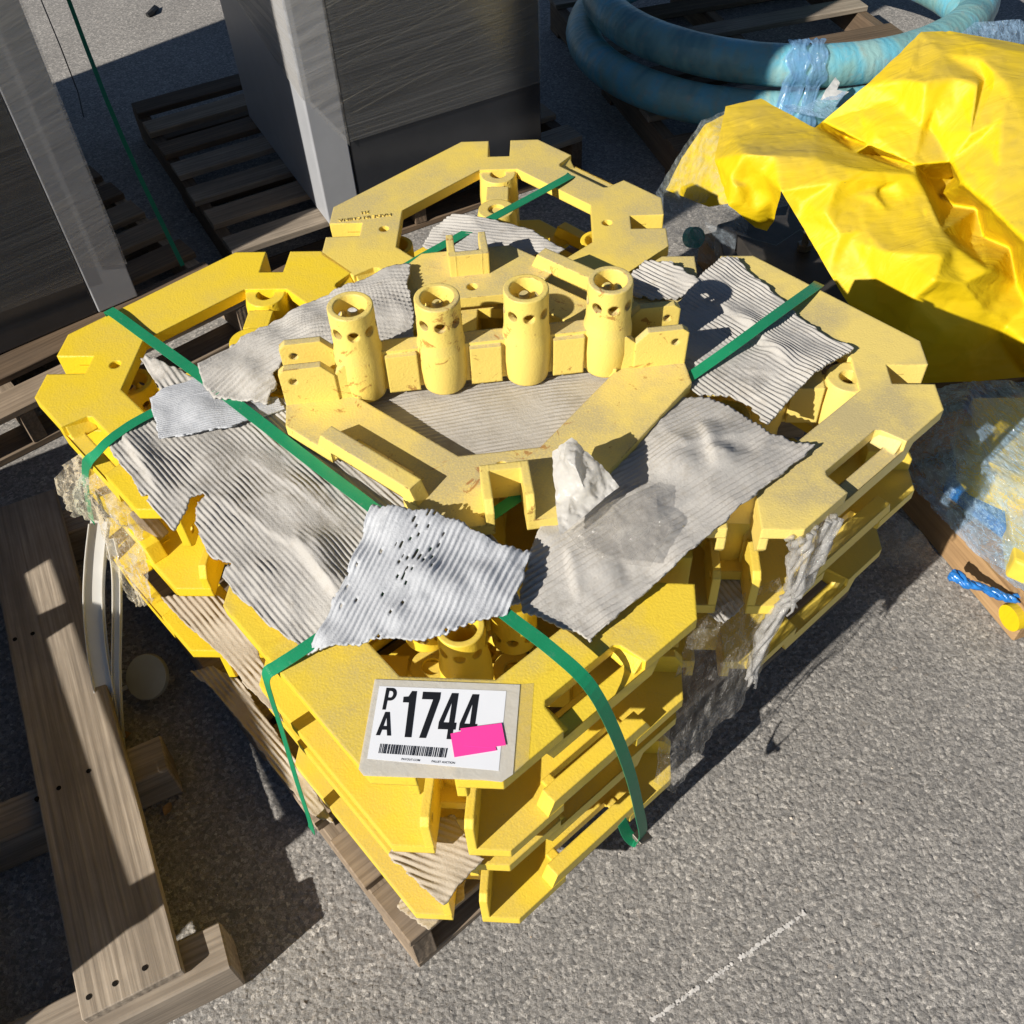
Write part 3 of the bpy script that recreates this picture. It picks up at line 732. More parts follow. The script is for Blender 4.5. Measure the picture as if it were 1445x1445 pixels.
sheet('curled silvery-white cardboard piece at the front with slits between its ribs', [
    (524, 712, .698), (560, 714, .704), (610, 720, .702), (645, 733, .698), (680, 752, .692), (712, 768, .684), (749, 776, .668), (742, 800, .664), (736, 822, .662), (727, 842, .660), (713, 868, .652),
    (690, 872, .654), (660, 879, .656), (630, 893, .654), (600, 905, .650), (575, 903, .650), (545, 900, .648), (500, 910, .640), (431, 923, .626), (455, 882, .640), (480, 830, .656), (502, 775, .676)],
    ((590, 720, .69), (490, 905, .64)), M['card_pale'], pitch=.0074, amp=.0017, und=.004, seed=31.8, slits=.58, wob=.35, ctrl=[(600, 800, .684), (640, 820, .676), (560, 860, .662), (680, 800, .680)])
GL = 'cardboard layers between the frames'
sheet('pale tongue of cardboard sticking out between the two pairs of the front stack', [
    (548, 1206, .372), (575, 1160, .378), (640, 1150, .378), (660, 1185, .378), (683, 1212, .376), (655, 1240, .372), (625, 1279, .362), (600, 1256, .366)],
    ((560, 1195, .375), (640, 1225, .375)), M['card_beige'], pitch=.0085, amp=.0012, und=.003, seed=37.2, group=GL)
sheet('beige ribbed cardboard layer showing between the left and front stacks', [
    (225, 842, .362), (262, 838, .366), (300, 835, .37), (345, 870, .374), (380, 960, .374), (400, 1020, .37), (352, 972, .366), (318, 930, .362), (285, 900, .360), (250, 868, .360)],
    ((250, 850, .37), (370, 990, .37)), M['card_beige'], pitch=.0085, amp=.0014, und=.003, seed=41.2, group=GL)
sheet('beige ribbed cardboard lying on the pallet edge under the left stack', [
    (268, 948, .146), (300, 940, .15), (340, 962, .152), (420, 1075, .152), (470, 1160, .15), (440, 1150, .146), (395, 1095, .144), (340, 1020, .144), (300, 972, .144)],
    ((280, 950, .15), (410, 1100, .15)), M['card_beige'], pitch=.0085, amp=.0014, und=.003, seed=43.2, group=GL)
sheet('pale cardboard corner on the pallet under the lowest front frame', [
    (560, 1280, .1475), (605, 1313, .1475), (655, 1268, .1475), (660, 1200, .1475), (600, 1190, .1475)],
    ((570, 1285, .15), (640, 1260, .15)), M['card_beige'], pitch=.0085, amp=.0009, und=.001, seed=47.2, group=GL)
sheet('dark hanging cardboard flap under the second frame of the right stack', [
    (985, 852, .452), (1008, 815, .452), (1045, 808, .452), (1056, 846, .450), (1036, 868, .440), (1022, 879, .434), (1004, 870, .440)],
    ((1000, 830, .45), (1030, 860, .45)), pitch=.0080, amp=.0012, und=.003, seed=53.2, group=GL)

# ------------------------------------------------------------------ straps
def ribbon(name, pts, wd, mat, label, cat='strap', group='green packing straps', th=.0009, sub=6, side=None, parent=None, wv=None):
    P = [Vector(p) for p in pts]; Q = []
    n = len(P)
    for i in range(n-1):                          # Catmull-Rom between the surveyed points
        p0, p1, p2, p3 = P[max(i-1, 0)], P[i], P[i+1], P[min(i+2, n-1)]
        for k in range(sub):
            t = k/sub
            Q.append(.5*((2*p1)+(p2-p0)*t+(2*p0-5*p1+4*p2-p3)*t*t+(3*p1-p0-3*p2+p3)*t**3) if sub > 1 else p1)
    Q.append(P[-1]); vs = []; N = len(Q)
    for i, p in enumerate(Q):
        t = (Q[min(i+1, N-1)]-Q[max(i-1, 0)]).normalized()
        s = wv[min(int(i/sub), len(wv)-1)] if wv else side
        s = Vector(s); s = (s-s.dot(t)*t).normalized(); nn = t.cross(s)
        vs += [p-s*wd/2, p+s*wd/2, p+s*wd/2+nn*th, p-s*wd/2+nn*th]
    fs = [(0, 1, 2, 3), tuple(4*(N-1)+k for k in (3, 2, 1, 0))]
    for i in range(N-1): fs += [(4*i+k, 4*i+4+k, 4*i+4+(k+1) % 4, 4*i+(k+1) % 4) for k in range(4)]
    o = link(name, mesh(name, vs, fs), mat, parent)
    return tag(o, label, cat, group) if label else o
def plan_side(a, b): d = b-a; return Vector((-d.y, d.x, 0)).normalized()
pa, pb = at(158, 442, .655), at(715, 868, .645)
sd1 = plan_side(pa, pb)
nwd = Vector((-.60, .62, 0)).normalized()
ribbon('packing_strap', [pa+nwd*.006-Vector((0, 0, .10)), pa+nwd*.005-Vector((0, 0, .012)), pa+Vector((0, 0, .003)), at(210, 478, .6545), at(270, 521, .668), at(360, 590, .6685), at(440, 652, .662), at(525, 716, .660), at(620, 792, .658), at(715, 868, .650), at(775, 914, .652), at(830, 965, .640), at(866, 1030, .560), at(890, 1095, .450), at(903, 1150, .330), at(907, 1176, .262), at(898, 1187, .235), at(886, 1178, .25), at(878, 1160, .28)],
       .0185, M['strap'], 'green strap across the whole load, bulging loose over the front frame', side=sd1)
pa, pb = at(800, 251, .655), at(140, 632, .655)
sd2 = plan_side(pa, pb)
ribbon('packing_strap', [at(806, 247, .645), at(800, 251, .6535), at(745, 281, .660), at(700, 305, .668), at(640, 338, .672), at(575, 375, .674), at(430, 465, .668), at(300, 540, .662), at(205, 588, .6605), at(172, 608, .660), at(150, 625, .658), at(136, 640, .650), at(126, 650, .636), at(121, 660, .600), at(122, 690, .52), at(130, 735, .42)],
       .0185, M['strap'], 'green strap from the back stack to the left corner of the load', side=sd2)
pa, pb = at(1150, 405, .655), at(388, 938, .622)
sd3 = plan_side(pa, pb)
dn = at(386, 942, .6155)
ribbon('packing_strap', [at(1156, 400, .640), at(1150, 405, .6535), at(1122, 425, .668), at(1090, 448, .678), at(1040, 485, .680), at(985, 524, .668), at(930, 562, .657), at(850, 620, .652), at(710, 716, .652), at(600, 795, .652), at(520, 852, .640), at(430, 915, .628), at(392, 940, .6185), dn+Vector((-.010, -.005, -.008)), dn+Vector((-.014, -.008, -.045)), at(398, 1030, .43), at(420, 1105, .27), at(438, 1160, .16), at(440, 1172, .13)],
       .0185, M['strap'], 'green strap from the right stack down over the front left edge to the pallet', side=sd3, sub=5)
# seal on the loose end
q = at(905, 1180, .235); 
MB().box(-.014, .014, -.011, .011, -.003, .003, Matrix.Translation(q) @ Matrix.Rotation(.6, 4, 'Z') @ Matrix.Rotation(.5, 4, 'Y')).build('strap_seal', M['bolt'], bevel=.001)
tag(bpy.data.objects['strap_seal'], 'grey metal crimp seal at the curled end of the loose green strap', 'strap seal')

# ------------------------------------------------------------------ number label on the front frame
lz = .6162
TL, TR, BR, BL = at(528.8, 958.5, lz), at(734, 966, lz), at(724, 1093, lz), at(506, 1086, lz)
lab = empty('number_label', (TL+TR+BR+BL)/4); tag(lab, 'white number label in a clear sleeve taped to the front frame', 'label')
def flat(name, pts, mat, z, parent, th=.0003):
    P = [(at(u, v, z)-lab.location) for u, v in pts]
    mb = MB().prism([[(p.x, p.y) for p in P]], P[0].z-th, P[0].z); return mb.build(name, mat, parent)
c6 = lambda L: [(480+x*.2007, 940+y*.2007) for x, y in L]
flat('paper', c6([(275, 140), (1168, 175), (1115, 735), (190, 650)]), M['paper'], lz+.0004, lab)
slv = [(243, 92), (1265, 130), (1215, 760), (1135, 815), (1000, 800), (165, 770), (130, 725)]
flat('sleeve', c6(slv), M['sleeve'], lz, lab)
flat('tape', c6([(1245, 128), (1362, 120), (1325, 660), (1222, 755)]), M['tape'], lz-.0006, lab)
zi = lz+.0008
def glyph(name, loops, org, ux, uy, parent=None):
    """loops in a unit box, placed on the label with survey vectors"""
    mb = MB()
    for g in loops:
        L = []
        for sub in g:
            P = [at(*[org[k]+x*ux[k]+y*uy[k] for k in (0, 1)], zi)-lab.location for x, y in sub]; L.append([(p.x, p.y) for p in P])
        mb.prism(L, zi-lab.location.z-.0002, zi-lab.location.z)
    return mb.build(name, M['ink'], parent or lab)
G1 = [[[(.36, 1), (.36, .25), (.02, .25), (.02, .13), (.30, .12), (.46, 0), (.74, 0), (.74, 1)]]]
G7 = [[[(.0, 0), (1, 0), (1, .14), (.52, 1), (.14, 1), (.62, .16), (0, .16)]]]
G4 = [[[(.55, 0), (.98, 0), (.98, .64), (1.12, .64), (1.12, .79), (.98, .79), (.98, 1), (.64, 1), (.64, .79), (0, .79), (0, .64)], [(.64, .20), (.30, .64), (.64, .64)]]]
arc = lambda cx, cy, rx, ry, a0, a1, n: [(cx+rx*math.cos(a0+(a1-a0)*i/n), cy+ry*math.sin(a0+(a1-a0)*i/n)) for i in range(n+1)]
GP = [[[(0, 1), (0, 0)]+arc(.55, .29, .45, .29, -H2, H2, 10)+[(.30, .58), (.30, 1)], [(.30, .14)]+arc(.50, .29, .20, .15, -H2, H2, 8)+[(.30, .44)]]]
GA = [[[(0, 1), (.36, 0), (.66, 0), (1, 1), (.74, 1), (.66, .76), (.35, .76), (.27, 1)], [(.40, .60), (.62, .60), (.51, .22)]]]
def put(nm, g, x0, y0, x1, y1, slant):
    o = (480+x0*.2007, 940+y0*.2007)
    glyph(nm, g, o, ((x1-x0)*.2007, (x1-x0)*.2007*.035), (slant*.2007, (y1-y0)*.2007))
put('letter', GP, 325, 152, 405, 305, -30); put('letter', GA, 278, 320, 385, 485, -28)
put('digit', G1, 448, 173, 572, 497, -40); put('digit', G7, 582, 180, 708, 503, -45)
put('digit', G4, 724, 187, 835, 510, -48); put('digit', G4, 869, 195, 980, 520, -46)
bars = []; random.seed(4); x = 0.
while x < 1:
    wv_ = random.choice((.008, .012, .020)); bars.append([[(x, 0), (min(x+wv_, 1), 0), (min(x+wv_, 1), 1), (x, 1)]]); x += wv_+random.choice((.007, .011, .016))
glyph('barcode', bars, (480+282*.2007, 940+545*.2007), (475*.2007, 32*.2007), (-14*.2007, 66*.2007))
def text_mesh(s, size, bold=0., ext=.0, sx=1.):
    cu = bpy.data.curves.new('t', 'FONT'); cu.body = s; cu.size = size; cu.offset = bold; cu.extrude = ext
    o = bpy.data.objects.new('t', cu); COL.objects.link(o)
    dg = bpy.context.evaluated_depsgraph_get(); dg.update()
    me = bpy.data.meshes.new_from_object(o.evaluated_get(dg)); bpy.data.objects.remove(o)
    for v in me.vertices: v.co.x *= sx
    return me
xd = (TR-TL); xd.z = 0; xang = math.atan2(xd.y, xd.x)
for s, u, v in (('PAYOUT.COM', 428, 660), ('PALLET AUCTION', 640, 676)):
    me = text_mesh(s, .0036, .00002, 0, .95); o = link('small_print', me, M['ink'], lab)
    p = at(480+u*.2007, 940+v*.2007, zi)-lab.location; o.location = p; o.rotation_euler = (0, 0, xang-.03)
zi2 = lz+.0013
pk = MB()
for L in ([(775, 475), (1045, 415), (1100, 592), (803, 640)], [(845, 438), (1135, 400), (1165, 555), (1040, 572), (870, 560)]):
    P = [at(480+x*.2007, 940+y*.2007, zi2) for x, y in L]; pk.prism([[(p.x, p.y) for p in P]], zi2-.0003, zi2); zi2 += .0006
tag(pk.build('sticky_note', M['pink']), 'bright pink sticky strip covering part of the number label', 'sticky note')

# raised lettering on the back frame, read from behind
oB = [o for o in bpy.data.objects if o.name.startswith('cast_frame') and 'raised lettering' in o.get('label', '')][0]
for s, u, v, sz in (('MADE IN CHINA', 514.5, 307.2, .0125), ('2H', 515.5, 300.0, .0125)):
    me = text_mesh(s, sz, .0, .0011, 1.08)
    xs = [vv.co.x for vv in me.vertices]; ys = [vv.co.y for vv in me.vertices]
    for vv in me.vertices: vv.co.x -= (min(xs)+max(xs))/2; vv.co.y -= (min(ys)+max(ys))/2
    o = link('raised_letters', me, M['paint'], oB); o.color = (.8, .45, 0, 1)
    p = at(u, v, .6505)
    o.matrix_basis = oB.matrix_basis.inverted() @ Matrix.Translation(p) @ Matrix.Rotation(math.pi+.09, 4, 'Z')

# ------------------------------------------------------------------ facetted cloth and film
def cloth(name, pts, bound, mat, label, cat, group=None, step=6., smooth=4, jit=0., folds=(), seed=0., th=0, parent=None, cr=0., crs=20, ani=(1, 1, 1), ridge=0.):
    """cloth through surveyed points: pts {key:(u,v,z)}; flat facets between them, then relaxed so that the folds round off"""
    keys = list(pts); P2 = [Vector((pts[k][0], pts[k][1])) for k in keys]; W3 = [at(*pts[k]) for k in keys]
    ki = {k: i for i, k in enumerate(keys)}; nb = len(bound)
    ed = [(ki[bound[i]], ki[bound[(i+1) % nb]]) for i in range(nb)]+[(ki[a], ki[b]) for a, b in folds]
    v2, _, fc, ov, _, _ = delaunay_2d_cdt(P2, ed, [], 1, 1e-4)
    W = [W3[o[0]] if o else None for o in ov]
    V2 = np.array([tuple(v) for v in v2]); 
    for i, x in enumerate(W):
        if x is None:
            d = [(Vector(v2[i])-p).length for p in P2]; W[i] = W3[int(np.argmin(d))]
    W = np.array([tuple(x) for x in W])
    bm = bmesh.new(); bv = [bm.verts.new(tuple(x)) for x in W]
    for f in fc:
        try: bm.faces.new([bv[i] for i in f])
        except ValueError: pass
    bm.normal_update()
    n = 0
    mean = np.median([e.calc_length() for e in bm.edges])
    cuts = max(1, int(mean/step))
    for rep in range(4):
        es = [e for e in bm.edges if e.calc_length() > step*1.4]
        if not es: break
        bmesh.ops.subdivide_edges(bm, edges=es, cuts=1, use_grid_fill=True)
        bmesh.ops.triangulate(bm, faces=[f for f in bm.faces if len(f.verts) > 3])
    for it in range(smooth):
        bmesh.ops.smooth_vert(bm, verts=[v for v in bm.verts if not v.is_boundary], factor=.5, use_axis_x=True, use_axis_y=True, use_axis_z=True)
    bm.normal_update()
    if cr:
        nv = {v: v.normal.copy() for v in bm.verts}
        for v in bm.verts:
            p = Vector((v.co.x*ani[0], v.co.y*ani[1], v.co.z*ani[2]))*crs; q = mn.noise(p+Vector((seed, 0, 0)))+.5*mn.noise(p*2.3)+.25*abs(mn.noise(p*5))
            if ridge: q += ridge*(max(0, 1-abs(mn.noise(p*.8+Vector((9, seed, 3))))*5)**2+.6*max(0, 1-abs(mn.noise(p*1.9+Vector((2, 5, seed))))*5)**2)
            v.co += nv[v]*q*cr
    me = bpy.data.meshes.new(name); bm.to_mesh(me); bm.free()
    for p in me.polygons: p.use_smooth = True
    o = link(name, me, mat, parent)
    if th: s = o.modifiers.new('thickness', 'SOLIDIFY'); s.thickness = th; s.offset = -1
    return tag(o, label, cat, group) if label else o

T = dict(
    a=(1024, 150, .46), b=(1008, 225, .42), c=(1028, 290, .36), d=(1066, 321, .30), e=(1082, 326, .29), f=(1092, 312, .31), g=(1102, 269, .44), h=(1126, 309, .39), i=(1170, 385, .33), j=(1196, 428, .28), k=(1250, 490, .21), l=(1300, 541, .15), m=(1380, 538, .14), n=(1447, 532, .14),
    o=(1050, 217, .475), p=(1074, 139, .47), q=(1150, 180, .47), r=(1205, 216, .46), s=(1292, 246, .47), t=(1150, 222, .485), u=(1040, 262, .41), u2=(1060, 262, .40),
    v=(1182, 256, .475), w1=(1240, 268, .44), w2=(1255, 300, .42), w3=(1306, 272, .44), w4=(1330, 325, .43), w5=(1347, 346, .42), w6=(1396, 382, .40), w7=(1382, 402, .36), w8=(1320, 395, .41), w9=(1250, 355, .40), x1=(1200, 340, .385), x2=(1290, 420, .36), x3=(1330, 470, .28), x4=(1330, 360, .435), x5=(1230, 400, .33), x6=(1420, 460, .27), x7=(1447, 485, .27), x8=(1165, 300, .43), x9=(1310, 500, .22))
T.update(nx=(1700, 560, .11), vx=(1700, 470, .26), fx=(1700, 390, .40), gx=(1700, 230, .55), ex=(1700, 110, .56), A=(1160, 172, .47), B=(1222, 120, .55), C=(1300, 45, .62), D=(1340, 43, .62), E=(1450, 56, .62), F=(1450, 345, .46), G=(1400, 298, .46), H=(1356, 259, .465), I=(1340, 229, .47), J=(1291, 233, .465), K=(1225, 205, .47), L=(1278, 113, .58), Mm=(1306, 116, .595), N=(1345, 108, .60), O=(1380, 118, .60), P=(1404, 104, .61), Q=(1300, 180, .51), Q2=(1312, 182, .500), Q3=(1326, 180, .512), R=(1260, 140, .535), S=(1370, 190, .53), S2=(1384, 196, .52), U=(1415, 165, .565), V=(1450, 175, .56), W=(1420, 70, .625), X=(1450, 260, .50), X2=(1410, 235, .51), Y=(1320, 150, .55), Y2=(1350, 150, .552), Z=(1210, 160, .50), Z2=(1240, 175, .505), Z3=(1235, 190, .490), c1=(1270, 70, .592), c2=(1330, 75, .612), c3=(1380, 80, .618), c4=(1297, 98, .588), c5=(1372, 100, .596), c6=(1390, 112, .588), c7=(1400, 128, .585), c8=(1425, 120, .60),
    v0=(1195, 194, .405), v1=(1240, 219, .40), v2=(1310, 250, .375), v3=(1345, 290, 0.330), v4=(1388, 335, 0.320), v5=(1435, 400, 0.305), v6=(1450, 430, 0.295), v7=(1325, 275, 0.345), v8=(1370, 345, 0.325), v9=(1345, 250, 0.345), va=(1378, 295, 0.335), vb=(1425, 350, 0.325),
    y1=(1215, 240, .488), y2=(1240, 262, .455), y3=(1268, 255, .462), y4=(1275, 285, .43), y5=(1220, 285, .435), y6=(1235, 275, .448), y7=(1200, 275, .445), y8=(1300, 305, .425), y9=(1315, 345, .43), ya=(1345, 372, .405), yb=(1135, 285, .42), yc=(1185, 330, .40), yd=(1220, 325, .405), ye=(1260, 340, .402), yf=(1280, 370, .40), yg=(1360, 400, .385), yh=(1340, 425, .34), yi=(1240, 440, .29), yj=(1280, 465, .275), yk=(1390, 440, .31), yl=(1410, 480, .23), ym=(1360, 490, .23), yn=(1080, 180, .462), yo=(1110, 200, .474), yp=(1095, 222, .478), yq=(1035, 190, .445), yr=(1075, 245, .44), ys=(1090, 280, .385), yt=(1050, 290, .365), yu=(1030, 250, .42), yv=(1068, 300, .345))
folds = [('o', 't'), ('t', 's'), ('g', 'v'), ('v', 's'), ('b', 'o'), ('p', 'q'), ('w9', 'x4'), ('x2', 'yg'), ('x1', 'w9'), ('x5', 'x2'), ('q', 'r'), ('r', 's'), ('s', 'w3'), ('w3', 'w4'), ('w4', 'w5'), ('w5', 'w6'), ('L', 'Mm'), ('Mm', 'N'), ('I', 'S'), ('S', 'P'), ('P', 'W'), ('Mm', 'Q'), ('Q', 'J'), ('A', 'R'), ('R', 'L'), ('A', 'K'), ('K', 'J'), ('J', 'I'), ('I', 'H'), ('H', 'G'), ('G', 'F'), ('Q', 'Q3') if 0 else ('Y', 'Q2'), ('N', 'c5'), ('c5', 'c6'), ('c6', 'c7')]
cloth('tarpaulin', T, list('abcdefghijklmn')+['nx', 'vx', 'fx', 'gx', 'ex', 'D', 'C', 'B', 'A', 'q', 'p'], M['tarp'], 'big yellow tarpaulin bundle with a sunken dusty valley between two humps', 'tarpaulin', 'yellow tarpaulins on the right pallet', step=.0085, smooth=2, folds=folds, cr=.0011, crs=18, ridge=1.6)

# machine under the tarpaulin: dark flanged body with a stud and nut
mc = empty('machine', at(1130, 400, .1)); tag(mc, 'dark steel machine showing under the front edge of the yellow tarpaulin', 'machine')
def loc(v): return Vector(v)-mc.location
pl_ = [at(u, v, .25) for u, v in ((1040, 330), (1095, 345), (1130, 322), (1150, 345), (1200, 400), (1240, 470), (1215, 470), (1160, 425), (1135, 405), (1120, 415), (1110, 385), (1070, 375))]
MB().prism([[tuple(loc(p))[:2] for p in pl_]], .20-mc.location.z, .25-mc.location.z).build('flange', M['steel_dark'], mc, bevel=.003)
bx = [at(u, v, .16) for u, v in ((1010, 330), (1150, 290), (1330, 480), (1260, 560), (1130, 450), (1020, 380))]
MB().prism([[tuple(loc(p))[:2] for p in bx]], .115-mc.location.z, .19-mc.location.z).build('body', M['steel_dark'], mc, bevel=.004)
st = loc(at(1134, 352, .25)); st.z = .25-mc.location.z
MB().tube([st, st+Vector((0, 0, .07))], .0085, 12).build('stud', M['bolt'], mc)
MB().tube([st+Vector((0, 0, .001)), st+Vector((0, 0, .018))], .0175, 6).build('nut', M['bolt'], mc, bevel=.001)

# right-hand pallet, its fresh beam and skid
rp = empty('wooden_pallet', at(1400, 860, 0)); tag(rp, 'fresh pine skid under the yellow tarpaulin bundle at the right', 'pallet', 'wooden pallets')
e0, e1 = at(1425, 907, 0), at(1268, 718, 0)
dv = (e1-e0).normalized(); pv = Vector((dv.y, -dv.x, 0))
def rb(a, b, wd, th, z, m=M['wood_new'], nm='bearer'):
    a = Vector(a); b = Vector(b); a.z = b.z = z; return board(nm, a, b, wd, th, m, rp, bevel=.003)
rb(e0+pv*.05+dv*.0, e1+pv*.05+dv*1.0, .09, .092, .001)
rb(e0+pv*.65, e1+pv*.65+dv*1.0, .09, .09, .001)
for k in range(9):
    s = e0+dv*(.05+.135*k); rb(s+pv*.012, s+pv*1.15, .10, .02, .0935, nm='deck_board')
# scrap of yellow and blue at its corner
q0 = at(1436, 868, .062)
MB().tube([q0-pv*.020, q0+pv*.05], .027, 24).build('yellow_knob', M['tarp']); tag(bpy.data.objects['yellow_knob'], 'small round yellow plug on the end of the pine skid', 'plug')
bl = [at(1346, 806, .105)-pv*.004, at(1372, 826, .10)-pv*.007, at(1400, 828, .10)-pv*.009, at(1425, 842, .095)-pv*.008, at(1450, 848, .095)-pv*.008]
bl = [bl[k].lerp(bl[k+1], f) for k in range(4) for f in (0, .2, .4, .6, .8)]
BLUE_TWIST = bl

# load under blue film on the right pallet
ld = empty('wrapped_load', at(1400, 640, .115)); tag(ld, 'yellow machine part wrapped in shiny blue film on the right pallet', 'wrapped load')
def lprism(nm, pts, z0, z1, mat, bev=.006):
    P = [at(u, v, z1)-ld.location for u, v in pts]; return MB().prism([[(p.x, p.y) for p in P]], z0-ld.location.z, z1-ld.location.z).build(nm, mat, ld, bevel=bev)
M['load_yellow'] = make_simple('yellow_enamel', (.70, .52, .06), .45, .4, nscale=40, nstr=.3, var=.15)
lprism('casing', [(1372, 560), (1550, 560), (1550, 720), (1390, 650), (1370, 625)], .12, .25, M['load_yellow'])
lprism('base', [(1350, 640), (1550, 720), (1550, 830), (1420, 745), (1335, 680)], .116, .15, M['blue'])
lprism('leg', [(1422, 705), (1475, 725), (1475, 810), (1432, 790)], .116, .17, M['load_yellow'])
FB = dict(a=(1320, 548, .27), b=(1380, 535, .33), c=(1560, 545, .34), d=(1560, 615, .33), e=(1560, 730, .29), f=(1560, 830, .20), g=(1560, 930, .11), h=(1390, 795, .11), i=(1330, 735, .112), j=(1288, 688, .115), k=(1268, 645, .14), l=(1300, 600, .20), m=(1350, 640, .27), n=(1400, 670, .28), o=(1360, 570, .33), p=(1345, 700, .18), q=(1400, 745, .18), r=(1300, 660, .175))
cloth('film_sheet', FB, list('abcdefghijkl'), M['film_blue'], 'crinkled blue stretch film over the wrapped load at the right', 'plastic film', 'blue wrapping film', step=.008, smooth=2, cr=.005, crs=40, ridge=1., ani=(1, .5, 1), folds=[('o', 'm'), ('m', 'n'), ('n', 'e'), ('p', 'q')])
FB2 = dict(a=(1034, 152, .452), b=(1022, 225, .410), c=(1040, 290, .34), d=(1056, 318, .28), e=(1040, 380, .13), f=(985, 370, .10), g=(938, 330, .12), h=(925, 272, .22), i=(960, 215, .34), j=(990, 170, .44), k=(975, 262, .32), l=(1000, 300, .28))
cloth('film_sheet', FB2, list('abcdefghij'), M['film_side'], 'clear bluish film stretched from the yellow tarpaulin down to the ground on its left', 'plastic film', 'clear stretch film', step=.009, smooth=2, cr=.004, crs=34, ani=(1, 1, .25), ridge=.8)
FB3 = dict(a=(1036, 155, .445), b=(1022, 225, .405), c=(1040, 285, .335), d=(1000, 292, .30), e=(940, 268, .23), f=(962, 222, .32), g=(995, 175, .42))
cloth('tarpaulin', FB3, list('abcdefg'), M['tarp'], 'flap of yellow tarpaulin tucked under clear film at the left of the bundle', 'tarpaulin', 'yellow tarpaulins on the right pallet', step=.016, smooth=3, cr=.003)
FB4 = dict(a=(1340, 60, .52), b=(1375, 32, .54), c=(1440, 27, .55), d=(1460, 40, .53), e=(1460, 62, .50), f=(1400, 62, .50))
cloth('film_sheet', FB4, list('abcdef'), M['film_blue'], 'bunched blue film behind the yellow tarpaulin hump', 'plastic film', 'blue wrapping film', step=.014, smooth=2, cr=.006, crs=30)
FB5 = dict(a=(1108, 155, .22), b=(1165, 168, .26), c=(1195, 130, .30), d=(1180, 122, .30), e=(1135, 150, .26), f=(1105, 148, .24))
cloth('film_sheet', FB5, list('abcdef'), M['film_blue'], 'wrinkled blue film between the hose coil and the tarpaulin', 'plastic film', 'blue wrapping film', step=.014, smooth=2, cr=.006, crs=30)
tg = at(975, 335, .12); MB().tube([tg, tg+Vector((.01, -.02, .012))], .028, 18).build('hose_end', make_simple('teal_plastic', (.03, .36, .30), .4)); tag(bpy.data.objects['hose_end'], 'small teal disc end under the clear film left of the tarpaulin', 'hose end')

# ------------------------------------------------------------------ hose coil
hp = at(1003, 222, .126)
m_h = NT('teal_hose'); P = m_h.n('NewGeometry').outputs['Position']
_sx = m_h.n('SeparateXYZ'); m_h.set(_sx.inputs[0], P)
_ang = m_h.math('ARCTAN2', m_h.math('SUBTRACT', _sx.outputs[1], 3.40), m_h.math('SUBTRACT', _sx.outputs[0], .985))
_av = m_h.n('CombineXYZ'); m_h.set(_av.inputs[0], m_h.math('MULTIPLY', _ang, 1.0)); m_h.set(_av.inputs[2], _sx.outputs[2])
hc = m_h.ramp(m_h.noise(_av, 4.2, 3, .6), [(.36, (.10, .25, .28)), (.46, (.18, .36, .36)), (.56, (.12, .39, .50)), (.66, (.24, .42, .42))])
hc = m_h.mix(m_h.ramp(m_h.noise(P, 30, 5, .75), [(.52, 0.), (.72, .55)]), hc, (.30, .30, .25))
_rg = m_h.math('SINE', m_h.math('MULTIPLY', m_h.math('ADD', _ang, m_h.math('MULTIPLY', m_h.noise(P, 9, 3), .12)), 150.))
M['hose'] = m_h.done(m_h.bsdf(Base_Color=hc, Roughness=.4, Normal=m_h.bump(m_h.math('ADD', m_h.math('MULTIPLY', _rg, .10), m_h.noise(P, 38, 4, .65, dist=.8)), .45, .006)))
hcx, hcy = .985, 3.40
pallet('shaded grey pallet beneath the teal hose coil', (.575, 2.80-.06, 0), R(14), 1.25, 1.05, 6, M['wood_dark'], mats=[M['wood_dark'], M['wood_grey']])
coil = empty('hose_coil', (hcx, hcy, .13)); tag(coil, 'coil of thick teal hose lying on the pallet at the back right', 'hose')
def ring(cx, cy, cz, rx, ry, r, rot, wob):
    pth = []
    for i in range(97):
        a = 2*math.pi*i/96; x, y = rx*math.cos(a), ry*math.sin(a)
        x, y = rotz((x, y), rot); pth.append((cx+x-hcx, cy+y-hcy, cz-.13+wob*math.sin(a*2+1)))
    return MB().tube(pth, r, 20, cap=False, jit=.03)
ring(hcx+.02, hcy, .192, .655, .60, .060, .05, .004).build('hose_turn', M['hose'], coil, True)
ring(hcx+.045, hcy+.035, .306, .625, .575, .060, .05, .008).build('hose_turn', M['hose'], coil, True)
